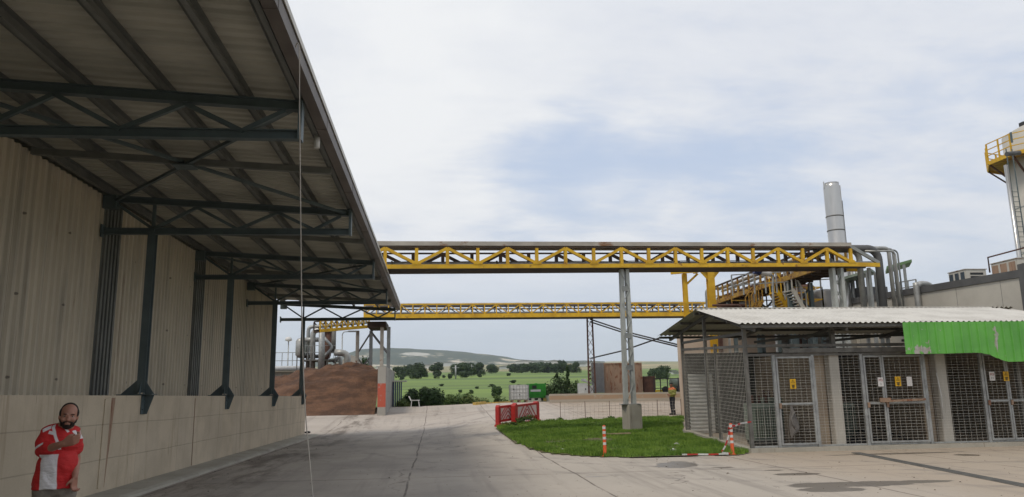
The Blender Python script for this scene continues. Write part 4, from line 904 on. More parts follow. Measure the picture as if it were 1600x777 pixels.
# ================================================================== HEAP, BAY WALL
def heap():
    x0, x1 = -26., -3.55; y0, y1 = 46.3, 62.; nx, ny = 130, 70; vs = []
    prof = [(430, 588), (445, 583), (475, 577), (520, 572), (560, 571), (590, 576)]
    xt = [(aY(px, py, 50.5).x, aY(px, py, 50.5).z) for px, py in prof]; xt = [(-26, xt[0][1]-.9)]+xt
    for j in range(ny+1):
        for i in range(nx+1):
            x = x0+(x1-x0)*i/nx; y = y0+(y1-y0)*j/ny; top = interp(x, xt)-gz(x, y)+.25*noise.noise(V((x*.45, 3, 7)))
            f = sm(max(0, min(1, (y-y0-.25*noise.noise(V((x*.9, 0, 0))))/6.5))**.85)*(1-.55*sm((y-55)/8)); z = gz(x, y)-.04+top*f*(1+.0)
            z += f*(.35*noise.noise(V((x*.5, y*.5, 1)))+.25*abs(noise.noise(V((x*1.1, y*1.6, 8))))+.2*noise.noise(V((x*1.4, y*1.4, 2)))+.12*noise.noise(V((x*2.7, y*2.7, 2)))+.07*noise.noise(V((x*5, y*5, 2)))+.05*noise.noise(V((x*8, y*8, 2))))
            vs.append((x, y, z))
    n = nx+1
    MB().add(vs, [(j*n+i, j*n+i+1, (j+1)*n+i+1, (j+1)*n+i) for j in range(ny) for i in range(nx)], True).build('residue_heap', M['heap'], label='large heap of dark brown pressed residue behind the warehouse end', cat='heap')
heap()
wz = aY(596, 573, 46).z; xa, xb = aY(590, 600, 46).x, aY(603, 600, 46).x
t = thing('bay_wall', ((xa+xb)/2, 50, .5), 'tall grey concrete bay wall with a red painted end holding back the brown heap', 'wall')
zz = gz(xa, 46)
MB().box(xa, xb, 46.02, 55.5, zz-.3, wz).build('wall_panel', M['concblock'], t)
MB().box(xa+.01, xb-.01, 45.99, 46.018, zz-.2, wz-.01).build('end_face', mark_mat('red_marked_concrete', (.40, .38, .34), (.48, .10, .06), zz+.45, aY(596, 600, 46).z), t)
x = xb+.05; y = 53.; z1 = aY(617, 597, 53).z
t = thing('steel_gate_post', (xb+.4, y, gz(xb, y)), 'dark blue steel gate stack with a pale cap beside the bay wall', 'gate')
m = MB(); 
for k in range(5): m.box(xb+.02+k*.13, xb+.10+k*.13, y, y+.3, .6, z1)
m.build('bars', M['blue'], t); MB().box(xb-.05, xb+.95, y-.1, y+.5, z1, z1+.08).build('cap_slab', M['whitesheet'], t)
p = aY(648, 637, 50.8); t = thing('broken_chair', (p.x, 50.9, gz(p.x, 50.9)), 'broken pale plastic chair frame at the edge of the yard beside the bushes', 'chair'); z = gz(p.x, 50.9); m = MB()
for dx, dy in ((-.25, 0), (.3, 0), (-.25, .4), (.3, .4)): m.bar((p.x+dx, 50.9+dy, z), (p.x+dx*.8, 50.9+dy, z+.42), .05, .05)
m.build('legs', M['white'], t); MB().box(p.x-.3, p.x+.32, 50.85, 51.35, z+.42, z+.47, .01).build('seat', M['white'], t); MB().prism([(p.x-.3, 51.33, z+.45), (p.x-.22, 51.33, z+.45), (p.x-.36, 51.4, z+.72), (p.x-.44, 51.4, z+.7)], (0, 1, 0), .04).build('backrest', M['white'], t)
# ================================================================== PIPE BRIDGES
def bridge(name, label, A_, B_, h, pan, dep, chb, cht, wv, wd, mat, start=0., group=None, end_diag=None, back='under', apex0=False, topmat=None, nback=True):
    A_, B_ = V(A_), V(B_); d = (B_-A_); L = d.length; d.normalize(); nb = V((-d.y, d.x, 0)).normalized(); up = V((0, 0, 1))
    t = thing(name, (A_+B_)/2, label, 'pipe bridge', group)
    for fi, off in enumerate((V((0, 0, 0)), nb*dep)):
        if fi and not nback: continue
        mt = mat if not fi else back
        f = MB().bar(A_+off+up*(chb/2), B_+off+up*(chb/2), .10, chb).build('truss_side', M[mt], t)
        MB().bar(A_+off+up*(h-cht/2), B_+off+up*(h-cht/2), .10, cht).build('top_chord', M[topmat or mt], f)
        u = start; k = 0
        while u <= L+.01:
            p = A_+d*u+off; MB().bar(p+up*chb, p+up*(h-cht), wv, wv, d).build('vertical_bar', M[mt], f)
            odd = (k % 2 == 0) == apex0
            if u+pan/2 <= L+.01:
                q = A_+d*(u+pan/2)+off
                a_, b_ = (up*(chb+.02), up*(h-cht)) if not odd else (up*(h-cht), up*(chb+.02))
                MB().bar(p+a_-nb*.004, q+b_-nb*.004, wd, wd, nb).build('diagonal_bar', M[mt], f)
            u += pan/2; k += 1
    m = MB(); k = int(L/(pan/2))
    for i in range(k+1): p = A_+d*(start+i*pan/2 if start+i*pan/2 < L else L); m.bar(p+up*.05+nb*.052, p+nb*(dep-.052)+up*.05, .08, .09)
    m.build('cross_beams', M['under'], t)
    MB().bar(A_+nb*dep/2+up*.015, B_+nb*dep/2+up*.015, dep-.12, .02).build('deck', M['under'], t)
    return t, d, nb
Y0, Y1 = 26.0, 28.35
def yn(px): return Y0+(Y1-Y0)*(px-605)/(1331-605)
A_ = aY(595, 421.5, yn(595)); B_ = aY(1372, 416.5, yn(1372)); zbot = (A_.z+B_.z)/2
A0 = aY(605.5, 421, yn(605.5)); B0 = aY(1331, 416.5, yn(1331)); zbot = (A0.z+B0.z)/2
dd = (B0-A0); pan = dd.length/8.45; dd.normalize()
# panel from spacing of the photo's verticals
pan = (aY(1331, 416, yn(1331))-aY(650.7, 420, yn(650.7))).xy.length/8
start_pt = aY(650.7, 420, yn(650.7)); E_ = aY(1331, 416.5, yn(1331)); zsl = (E_.z-start_pt.z)/(pan*8); dd = (E_-start_pt).normalized(); S = start_pt-dd*(pan*1.0)
yz = lambda px: start_pt.z+(E_.z-start_pt.z)*((aY(px, 418, yn(px)).x-start_pt.x)/(E_.x-start_pt.x))
hN = aY(900, 385.0, yn(900)).z-aY(900, 417.5, yn(900)).z
M['yellow_dim'] = M['yellow']
t, d, nb = bridge('pipe_bridge', 'near yellow truss bridge carrying pipes high across the yard on a grey column', S, E_, hN, pan, 1.15, .14, .05, .11, .10, 'yellow', topmat='under')  # top chord gets the dark material: its shade is painted in
up = V((0, 0, 1)); E2 = aY(1374, 416, yn(1374)); E2.z = E_.z
MB().bar(E_+up*.08, E2+up*.08, .1, .16).build('end_chord', M['yellow'], t)
MB().bar(E_+nb*1.15+up*.08, E2+nb*1.15+up*.08, .1, .16).build('end_chord', M['yellow'], t)
MB().bar(E_+up*(hN+.05), E2+up*.16, .13, .09, nb).build('end_brace', M['steel_grey'], t)
MB().bar(E_+nb*1.15+up*(hN+.05), E2+nb*1.15+up*.16, .13, .09, nb).build('end_brace', M['steel_grey'], t)
m = MB(); zt = hN+.02; tt = aY(1380, 381, yn(1380)); 
m.bar(S+nb*.25+up*(zt+.09), E_+d*.05+nb*.25+up*(zt+.09), .60, .15); m.build('cable_tray', M['tray'], t)
MB().tube([S+nb*.75+up*(zt+.11), E_+nb*.75+up*(zt+.11)], .12, 14).build('top_pipe', M['tray'], t)
MB().tube([S+nb*.35+up*.21, E2+nb*.35+up*.21], .085, 12).build('pipe', M['pipe_clad'], t)
MB().tube([S+nb*.85+up*.16, E2+nb*.85+up*.16], .08, 12).build('pipe', M['darkgrey'], t)
# big duct: along the top past the end and bending down
def bend(p, d1, d2, r, R_, n=8):
    return [p+d1*(R_*math.sin(i/n*math.pi/2))+d2*(R_*(1-math.cos(i/n*math.pi/2))) for i in range(n+1)]
c0 = E_+nb*.4+up*(zt+.0); L2 = (aY(1372, 400, yn(1372)).x-E_.x)
MB().tube([c0-d*1.3+up*.0]+bend(c0+d*(L2-.1), d, -up, .2, .45)+[c0+d*(L2+.35)-up*3.6], .155, 18).build('duct', M['darkgrey'], label='large dark duct bending down at the right end of the near yellow bridge', cat='duct')
MB().tube([c0-d*.1+nb*.5+up*.05]+bend(c0+d*(L2-.55)+nb*.5+up*.05, d, -up, .2, .4)+[c0+d*(L2-.15)+nb*.5-up*3.4], .12, 18).build('duct', M['pipe_clad'], label='pale clad duct just inside the large dark duct at the bridge end', cat='duct')
for k, (px, r_, dy, mt) in enumerate(((1388, .08, .8, 'pipe_clad'), (1395, .06, 1.2, 'galv'), (1402, .035, 1.5, 'steel_grey'), (1398, .04, .4, 'pipe_clad'))):
    q = aY(px, 388+k*1.5, yn(1385)+dy); MB().tube([q-d*1.4]+bend(q-d*.2, d, -up, .1, .2)+[q-up*3.2], r_, 12).build('process_pipe', M[mt], label=('thick clad pipe dropping beside the dark duct, leftmost of the bundle', 'medium clad pipe in the bundle beside the dark duct', 'thinnest outer pipe of the bundle beside the dark duct', 'slim clad pipe in front of the bundle beside the dark duct')[k], cat='pipe', group='pipes dropping at the bridge end')
u_ = 0
while S.x+dd.x*u_ < E_.x+.1:      # gusset plates with bolts along the bottom chord, pipe flanges inside
    p = S+dd*u_-nb*.058; g_ = MB(); g_.prism([p+dd*-.17+up*.13, p+dd*.17+up*.13, p+dd*.10+up*.25, p+dd*-.10+up*.25], -nb, .008)
    for o in (-.07, .07): g_.tube([p+dd*o+up*.18, p+dd*o+up*.18-nb*.025], .012, 6)
    g_.build('gusset_plate', M['yellow'], t)
    u_ += pan
for k in range(5):
    p = S+dd*(1.3+k*3.7)+nb*.35+up*.21; MB().tube([p, p+dd*.05], .12, 14).build('pipe_flange', M['galv_d'], t)
MB().tube(smooth_path([S+dd*(k*1.01)-nb*.02+up*(.24-.02*(k % 2)) for k in range(17)], 3), .014, 6).build('cable', M['black'], t)
# columns
def lattice(name, label, c, w0, w1, z0, z1, mat, dep=.28, cat='column', group=None, ch=.1, n=9, dirv=V((1, 0, 0))):
    t = thing(name, (c[0], c[1], z0), label, cat, group); dv = V(dirv).normalized(); nv = V((-dv.y, dv.x, 0)); c = V((c[0], c[1], 0))
    def P_(s, o, z): f = (z-z0)/(z1-z0); return c+dv*(s*(w0+(w1-w0)*f)/2)+nv*o+V((0, 0, z))
    for s in (-1, 1): MB().bar(P_(s, 0, z0), P_(s, 0, z1), dep, ch, dv).build('leg', M[mat], t) if 0 else MB().bar(P_(s, 0, z0), P_(s, 0, z1), ch, dep, nv).build('leg', M[mat], t)
    for i in range(n):
        za, zb_ = z0+.1+(z1-z0-.2)*i/n, z0+.1+(z1-z0-.2)*(i+1)/n; s = 1 if i % 2 else -1
        MB().bar(P_(s, -dep*.36, za), P_(-s, -dep*.36, zb_), .05, .02).build('lacing_bar', M[mat], t); MB().bar(P_(-s, dep*.36, za), P_(s, dep*.36, zb_), .05, .02).build('lacing_bar', M[mat], t)
    return t
g = atg(987, 672); plz = aY(987, 631, g.y).z; yc = yn(980)+.3
g = V((aY(988, 660, yc).x, yc, gz(aY(988, 660, yc).x, yc)))
plz = aY(988, 632, yc).z
t = thing('bridge_column', g, 'grey green laced steel column on a square concrete plinth in the grass', 'column')
m = MB(); w = .255; rot = math.radians(18); cs = [V((g.x+math.cos(rot+a)*w*1.414, g.y+math.sin(rot+a)*w*1.414, 0)) for a in [math.pi/4+k*math.pi/2 for k in range(4)]]
m.prism([c+V((0, 0, g.z-.3)) for c in cs], (0, 0, 1), plz-g.z+.3); m.build('plinth', M['plinth'], t)
cx = g.x-.06; zt_ = yz(980)-.02
for s in (-1, 1): MB().bar((cx+s*.145, g.y, plz), (cx+s*.10, g.y, zt_), .13, .28, (0, 1, 0)).build('leg', M['steel_green'], t)
for i in range(8):
    za = plz+.15+(zt_-plz-.3)*i/8; zb_ = plz+.15+(zt_-plz-.3)*(i+1)/8; s = 1 if i % 2 else -1
    MB().bar((cx+s*.14, g.y-.15, za), (cx-s*.14, g.y-.15, zb_), .05, .015).build('lacing_bar', M['steel_green'], t)
    if i in (1, 3, 6): MB().box(cx-.12, cx+.12, g.y-.165, g.y-.14, zb_-.09, zb_+.09).build('batten_plate', M['steel_grey'], t)
MB().box(cx-.34, cx+.34, g.y-.22, g.y+.22, plz, plz+.025).build('base_plate', M['steel_grey'], t)
x = aY(1309, 450, yn(1309)+.3).x
lattice('bridge_column', 'grey green laced steel column under the right end of the near bridge behind the white roof', (x, yn(1309)+.3), .34, .34, 0, yz(1309)-.02, 'steel_green', .3, ch=.12)
for k, (px, dy) in enumerate(((1358, .2), (1376, .6), (1346, 1.4), (1368, 1.4))):
    q = aY(px-1, 418, yn(px)+dy); MB().box(q.x-.055, q.x+.055, q.y-.055, q.y+.055, 3.2, E_.z-.01).build('support_post', M['steel_grey' if k != 2 else 'galv'], label=('pale square post under the yellow end chord of the near bridge', 'rightmost square post at the tip of the near bridge', 'dark post behind the bridge end, nearest the chimney', 'dark post behind the bridge end, beside the duct')[k], cat='post', group='posts under the bridge end')
# far bridge
YF_ = 50.
FA = aY(568, 498.5, YF_); FB = aY(1112, 493, YF_); z = (FA.z+FB.z)/2; FA.z = FB.z = z; hF = aY(800, 474, YF_).z-aY(800, 496, YF_).z
panF = 73.3/1200*50*.5*.985*1.0
panF = (aY(939.5, 480, YF_).x-aY(645, 480, YF_).x)/8
# align apexes
st = ((aY(645, 480, YF_).x-FA.x) % panF)
t, d, nb = bridge('pipe_bridge', 'far yellow truss bridge crossing the back of the yard toward the brown heap', FA, FB, hF, panF, 1.4, .26, .08, .07, .06, 'yellow', start=st % (panF/2), apex0=not (int(st/(panF/2)) % 2 == 0))
for k, (o, zz, r, mt) in enumerate(((.3, .34, .07, 'pipe_clad'), (.7, .32, .07, 'brown'), (1.1, .42, .08, 'galv'), (.9, hF+.05, .1, 'tray'), (.5, .62, .05, 'darkgrey'))):
    MB().tube([FA+nb*o+up*zz, FB+nb*o+up*zz], r, 10).build('pipe', M[mt], t)
# return bridge toward the plant on the left
a = aY(500, 519.5, 50.5); b = aY(580, 511.5, 54); a.z = b.z = (a.z+b.z)/2
a = aY(500, 519.5, 51.5); b = aY(583, 512, 54.5)
t, d2, nb2 = bridge('pipe_bridge', 'short yellow truss bridge running left from the far bridge to the pipework', a, b, .78, .9, .7, .2, .07, .07, .06, 'yellow', apex0=True)
MB().tube([a+nb2*.6+up*.4, b+nb2*.6+up*.4], .1, 10).build('pipe', M['galv'], t)
MB().box(aY(575, 500, 52).x, aY(604, 500, 52).x, 51.5, 54.5, z-.42, z-.06).build('junction_deck', M['under'], label='dark steel junction deck where the short and far yellow bridges meet', cat='platform')
# support tower at the junction
tw = thing('support_tower', (aY(590, 560, 53).x, 53, 1), 'braced brown and grey steel tower carrying the junction of the yellow bridges', 'tower')
legs = {}
for nm, px, y in (('a', 559, 54.6), ('b', 580, 54.6), ('c', 597, 51.8), ('d', 607.5, 51.8)):
    q = aY(px, 515, y); m = MB(); m.ibar((q.x, y, .5), (q.x, y, z-.4), .22, .26, (0, 1, 0), .03); m.build('leg', M['steel_grey' if nm in 'bd' else 'tray'], tw); legs[nm] = V((q.x, y, 0))
def br(a, za, b, zb): MB().bar(legs[a]+up*za, legs[b]+up*zb, .12, .1).build('brace', M['galv_d'], tw)
br('a', z-2, 'b', z-.5); br('a', z-2.2, 'b', z-3.6); br('a', 3.3, 'b', 4.4); br('b', z-.5, 'd', z-2.2); br('a', z-2, 'b', z-2.02) if 0 else None
# brown lattice leg and stays
q = aY(921, 498, 50.7); zq = 1.55
lt = lattice('bridge_leg', 'slender rust brown laced leg under the far bridge beside the white cabinet', (aY(924, 560, 50.9).x-.02, 50.9), .45, .34, 1.5, z-.0, 'brown', .12, cat='column', ch=.09, n=8)
s1 = aY(921, 499, 50.8)
for k, (a_, b_) in enumerate((((922, 499), (1064, 540)), ((922, 503), (1064, 543)), ((923, 560), (1034, 527)))):
    A2 = aY(*a_, 50.6); B2 = aY(*b_, (46, 46, 27.2)[k] if k < 2 else 42)
    MB().tube([A2, A2.lerp(B2, .5)-up*.12, B2], .045, 8).build('stay_cable', M['ink'], label=('upper black stay sloping down from the brown leg top toward the enclosure', 'lower black stay just below the other sloping one', 'black stay rising from the middle of the brown leg toward the white roof')[k], cat='stay', group='stays fixed to the brown leg')
# yellow portal frame
pf = thing('portal_frame', (aY(1108, 500, 37).x, 38, 0), 'bright yellow steel portal frame with braced post rising behind the white roof', 'frame')
q1 = aY(1109, 423, 36.5); q2 = aY(1069, 428, 42)
MB().ibar((q1.x, 36.5, .3), (q1.x, 36.5, q1.z), .34, .3, (0, 1, 0), .03).build('post', M['yellow'], pf)
MB().ibar((q2.x, 42, .3), (q2.x, 42, q2.z), .24, .24, (0, 1, 0), .03).build('post', M['yellow'], pf)
z_ = q1.z+.1; b1_ = aY(1048, 427, 42); b2_ = aY(1085, 425, 42); e1 = aY(1180, 423, 36.5)
MB().bar((b1_.x, 42, q2.z+.1), (b2_.x+.8, 41, q2.z+.14), .2, .26).build('beam', M['yellow'], pf)
MB().bar((q1.x-.9, 36.5, q1.z+.1), (e1.x, 36.5, q1.z+.08), .2, .22).build('beam', M['yellow'], pf)
MB().bar((q1.x-.5, 36.5, q1.z+.1), (b2_.x, 42, q2.z+.1), .18, .2).build('beam', M['yellow'], pf)
MB().bar(aY(1071, 446, 42), aY(1090, 428, 41.9), .12, .12).build('brace', M['yellow'], pf)
for s in (-1, 1): MB().prism([(q1.x+s*.1, 36.5, q1.z), (q1.x+s*.55, 36.5, q1.z), (q1.x+s*.1, 36.5, q1.z-.5)], (0, 1, 0), .05).build('haunch', M['yellow'], pf)
# inclined-looking pipe rack receding behind
XK = aY(1285, 420, 28.9).x; zk = aY(1285, 420, 28.9).z
a = aX(1116, 476, XK)
R0 = V((XK, 29.2, zk)); R1 = V((XK, a.y, a.z))
t = thing('pipe_rack', (R0+R1)/2, 'rust-stained yellow pipe rack receding from the near bridge toward the plant', 'pipe rack')
n = 17
for side in (0, 1):
    o = V((side*1.2, 0, 0)); f = MB().bar(R0+o+up*.1, R1+o+up*.1, .1, .22).build('truss_side', M['yellow_rusty'], t)
    MB().bar(R0+o+up*.95, R1+o+up*.95, .08, .08).build('top_chord', M['under'], f)
    for i in range(n+1): p = R0.lerp(R1, i/n)+o; MB().bar(p+up*.2, p+up*.92, .07, .09).build('vertical_bar', M['yellow_rusty'], f)
m = MB(); m.bar((R0+R1)/2+V((.6, 0, 0))-(R1-R0)/2, (R0+R1)/2+V((.6, 0, 0))+(R1-R0)/2, 1.1, .03)
for i in range(n+1): p = R0.lerp(R1, i/n); m.bar(p+V((.05, 0, -.05)), p+V((1.15, 0, -.05)), .08, .1)
m.build('deck', M['under'], t)
for o, zz, r, mt in ((.25, .32, .11, 'brown'), (.55, .35, .13, 'galv'), (.9, .3, .1, 'pipe_clad'), (.5, .74, .07, 'white'), (.8, .84, .08, 'darkgrey'), (.3, .86, .09, 'tray')):
    MB().tube([R0+V((o, 0, zz)), R1+V((o, 0, zz))], r, 10).build('pipe', M[mt], t)
q = R1+V((-.1, 0, .9)); MB().tube([q+V((.3, 0, 0))]+bend(q, V((-1, 0, 0)), -up, .1, .3)+[q+V((-.3, 0, -3.2))], .09, 10).build('process_pipe', M['galv'], label='grey pipe dropping from the far end of the rusty pipe rack', cat='pipe')
for i, f in enumerate((.25, .55, .85)):
    p = R0.lerp(R1, f); tt_ = thing('rack_support', (p.x+.6, p.y, 0), ('dark trestle under the pipe rack, nearest the near bridge', 'dark trestle under the middle of the pipe rack', 'dark trestle under the far end of the pipe rack')[i], 'trestle', 'trestles under the pipe rack')
    for s in (.1, 1.1): MB().bar((p.x+s, p.y, 0), (p.x+s, p.y, p.z-.1), .16, .16).build('leg', M['steel_dark'], tt_)
    MB().bar((p.x+.1, p.y, p.z-1.3), (p.x+1.1, p.y, p.z-.3), .08, .08).build('brace', M['steel_dark'], tt_); MB().bar((p.x+1.1, p.y+.05, p.z-1.3), (p.x+.1, p.y+.05, p.z-.3), .08, .08).build('brace', M['steel_dark'], tt_)
# street lamp leaning over the rack
q0 = aY(1209, 478, 31); q1 = aY(1208, 436, 31); q2 = aY(1201, 428, 31); q3 = aY(1186, 424, 31)
t = thing('street_lamp', (q0.x, 31, 0), 'street lamp with a white head and curved arm before the pipe rack', 'street lamp')
MB().tube(smooth_path([V((q0.x, 31, 0)), q0, q1, (q1+q2)/2+V((.03, 0, .04)), q2]), .05, 10).build('pole', M['galv'], t)
d_ = (q3-q2); mm = MB(); mm.tube([q2-d_*.25, q2+d_*.1, q2+d_*.6, q2+d_*1.05], .10, 14, True, .16); mm.build('lamp_head', M['white'], t)
MB().tube([q2+d_*.85, q2+d_*1.5], .17, 14).build('lamp_housing', M['blue'], t)
# ================================================================== PLANT behind the white roof
def handrail(name, label, p, q, z0, h, mat, n=None, group=None):
    p, q = V(p), V(q); L = (q-p).length; n = n or max(2, int(L/1.0)); t = thing(name, (p+q)/2+up*z0, label, 'railing', group)
    for i in range(n+1): a = p.lerp(q, i/n); MB().bar(a+up*z0, a+up*(z0+h), .05, .05).build('stanchion', M[mat], t)
    for f in (.5, 1): MB().bar(p+up*(z0+h*f), q+up*(z0+h*f), .045, .045).build('rail_bar', M[mat], t)
def plat(px0, px1, pytop, y, dep, h, label, rl, mat='yellow_rusty'):
    a, b = aY(px0, pytop, y), aY(px1, pytop, y); z = (a.z+b.z)/2-h; t = thing('steel_platform', ((a.x+b.x)/2, y, 0), label, 'platform')
    MB().box(a.x, b.x, y, y+dep, z-.12, z).build('deck', M[mat], t)
    for x in (a.x+.1, (a.x+b.x)/2, b.x-.1):
        for yy in (y+.1, y+dep-.1): MB().box(x-.08, x+.08, yy-.08, yy+.08, 0, z-.12).build('leg', M['steel_dark'], t)
    for s, (u, v) in enumerate((((a.x, y), (b.x, y)), ((a.x, y+dep), (b.x, y+dep)), ((b.x, y), (b.x, y+dep)))):
        n = max(2, int((V(v)-V(u)).length/1.1))
        m = MB()
        for i in range(n+1): c = V((*u, 0)).lerp(V((*v, 0)), i/n); m.bar(c+up*z, c+up*(z+h), .05, .05)
        for f in (.5, 1): m.bar(V((*u, z+h*f)), V((*v, z+h*f)), .045, .045)
        m.build('handrail', M[mat], t)
    return z
plat(1142, 1232, 452, 36.0, 2.6, 1.1, 'rust-stained yellow platform with railings below the pipe rack', 0)
plat(1236, 1284, 449, 33.0, 2.0, 1.1, 'yellow railed platform left of the chimney above the white roof', 0, 'yellow')
handrail('handrail', 'galvanised handrail running in front of the yellow platforms toward the chimney', aY(1145, 462, 32), aY(1300, 452, 32), 0, .9, 'galv', 9)
def stairs(px0, py0, px1, py1, y, mat, label):
    a, b = aY(px0, py0, y), aY(px1, py1, y); t = thing('steel_stair', (b.x, y, b.z), label, 'stair')
    for o in (0, .7):
        MB().bar(a+V((0, o, 0)), b+V((0, o, 0)), .05, .16).build('stringer', M[mat], t); MB().bar(a+V((0, o, .9)), b+V((0, o, .9)), .045, .045).build('handrail', M[mat], t)
        m = MB()
        for i in range(4): c = a.lerp(b, i/3)+V((0, o, 0)); m.bar(c, c+up*.9, .045, .045)
        m.build('stanchions', M[mat], t)
    n = 9; m = MB()
    for i in range(n): c = a.lerp(b, (i+.5)/n); m.box(c.x-.12, c.x+.12, y+.03, y+.67, c.z-.01, c.z+.02)
    m.build('treads', M[mat], t)
stairs(1214, 455, 1238, 492, 32.6, 'yellow', 'yellow steel stair rising to the left behind the white roof')
stairs(1238, 452, 1262, 492, 31.6, 'whitesheet', 'pale stair beside the yellow one behind the white roof')
stairs(1192, 470, 1176, 492, 34.6, 'yellow_rusty', 'rust-stained stair leading up to the left platform behind the white roof')
def vessel(px, y, r, ptop, mat, label, zb=0., name='vessel', cat='tank'):
    c = aY(px, ptop, y); h = c.z-zb; t = thing(name, (c.x, y, zb), label, cat)
    MB().lathe((c.x, y, zb), [(0, 0), (r, 0), (r, h-r*.35), (r*.8, h-r*.14), (r*.4, h-.02), (0, h)], 24).build('shell', M[mat], t)
    MB().lathe((c.x, y, zb), [(r+.02, h*.6), (r+.03, h*.62), (r+.02, h*.64)], 24).build('band', M['galv_d'], t); return c
vessel(1128, 40, .55, 478, 'steel_grey', 'grey cylindrical vessel below the far end of the pipe rack')
vessel(1144, 41, .5, 480, 'darkgrey', 'dark cylindrical vessel right of the grey one under the pipe rack')
vessel(1170, 38.5, .5, 468, 'pipe_clad', 'clad cylindrical vessel under the middle of the pipe rack')
vessel(1220, 37, .45, 455, 'steel_grey', 'grey cylindrical vessel behind the yellow stair')
vessel(1256, 36, .5, 444, 'brown', 'brown cylindrical vessel with outlet right of the yellow stair')
vessel(1288, 34, .5, 452, 'darkgrey', 'dark vessel standing just left of the grey green column')
r = random.Random(11); labs = ['left of the yellow portal post', 'under the left end of the rack', 'behind the left platform', 'beside the rust-stained stair', 'between the two stairs', 'right of the pale stair', 'left of the chimney base', 'touching the chimney base']
for i, px in enumerate((1122, 1136, 1160, 1188, 1226, 1248, 1276, 1296)):
    y = r.uniform(33, 39); q = aY(px, r.uniform(440, 470) if px > 1160 else r.uniform(475, 482), y); rr = r.uniform(.05, .12); s = r.choice((-1, 1)); dx = V((s, 0, 0))
    pts = [V((q.x, y, 0)), q-up*.3]+[q-up*.3+up*(.3*math.sin(k/5*math.pi/2))+dx*(.3*(1-math.cos(k/5*math.pi/2))) for k in range(6)]+[q+dx*1.4]
    MB().tube(pts, rr, 10).build('process_pipe', M[r.choice(['galv', 'pipe_clad', 'steel_grey', 'brown'])], label='upright elbow pipe '+labs[i], cat='pipe', group='pipework behind the white roof')
# chimney
cy = 34.5; ca = aY(1287.5, 292, cy); cb = aY(1311.5, 292, cy); cxx = (ca.x+cb.x)/2; rr = (cb.x-ca.x)/2; ct = ca.z
t = thing('chimney', (cxx, cy, 0), 'tall polished stainless steel chimney rising behind the near bridge', 'chimney')
MB().lathe((cxx, cy, 0), [(rr*1.12, 0), (rr*1.12, aY(1310, 460, cy).z), (rr, aY(1310, 458, cy).z), (rr, ct)], 40).build('stack', M['inox'], t)
MB().lathe((cxx, cy, 0), [(rr*.86, ct-.1), (rr*.86, ct+.18), (rr*.82, ct+.18), (rr*.82, ct-.2)], 40).build('inner_flue', M['inox'], t)
for py in (340, 362, 425): zz = aY(1305, py, cy).z; MB().lathe((cxx, cy, zz), [(rr+.002, 0), (rr+.02, .01), (rr+.02, .05), (rr+.002, .06)], 40).build('clamp_band', M['galv_d'], t)
MB().tube([(cxx+rr+.04, cy-.05, 0), (cxx+rr+.04, cy-.05, ct-.7)], .02, 6).build('cable_conduit', M['galv_d'], t)
for s in (-1, .9): MB().box(cxx+s*rr-.02, cxx+s*rr+.02, cy-.03, cy+.03, ct-.1, ct+.25).build('lifting_lug', M['inox'], t)
# ================================================================== RIGHT BUILDING
XB = 19.5
pA = aX(1325, 467.5, XB); pB = aX(1591, 422, XB); 
zA, zB = pA.z, pB.z; yA, yB = pA.y, pB.y
t = thing('factory_building', (27, 30, 0), 'cream factory building with a dark grey parapet behind the mesh enclosure', 'building')
zl = lambda y: zA+(zB-zA)*(y-yA)/(yB-yA); ya, yb = yA+.6, yB-.3
def slab(m, x0, x1, y0, y1, lo, hi):
    m.add([(x, y, f) for x in (x0, x1) for y, a, b in ((y0, lo(y0), hi(y0)), (y1, lo(y1), hi(y1))) for f in (a, b)], [(0, 1, 3, 2), (4, 6, 7, 5), (0, 4, 5, 1), (2, 3, 7, 6), (1, 5, 7, 3), (0, 2, 6, 4)])
m = MB(); slab(m, XB, 42, yb, ya, lambda y: -.2, lambda y: zl(y)-.27); m.build('wall', M['cream'], t)
m = MB(); slab(m, XB-.05, XB+.3, yb-.02, ya+.02, lambda y: zl(y)-.26, lambda y: zl(y)); slab(m, XB+.3, 42, yb-.05, yb+.2, lambda y: zl(y)-.3, lambda y: zl(y)-.002); m.build('parapet', M['darkgrey'], t)
m = MB(); slab(m, XB+.3, 42, yb+.2, ya, lambda y: zl(y)-.269, lambda y: zl(y)-.15); m.build('roof', M['steel_grey'], t)
m = MB(); m.box(XB-.32, XB+.1, yb-.45, yb-.06, 0, zB+.12); m.build('corner_pilaster', M['darkgrey'], t)
m = MB()
for k in range(5): y = yb+1.2+k*2.3; m.box(XB-.004, XB, y, y+.012, 0, zl(y)-.28)
m.build('panel_joint', M['darkgrey'], t)
q = aX(1438, 452, XB); 
pth = [V((XB+.7, q.y+.3, zl(q.y)+.02)), V((XB+.4, q.y+.1, zl(q.y)+.10)), V((XB+.05, q.y, zl(q.y)+.12)), V((XB-.14, q.y, zl(q.y)+.0)), V((XB-.16, q.y, zl(q.y)-.3)), V((XB-.16, q.y, .2))]
MB().tube(smooth_path(pth), .12, 12).build('clad_pipe', M['pipe_clad'], label='clad pipe looping over the dark parapet and down the cream wall', cat='pipe')
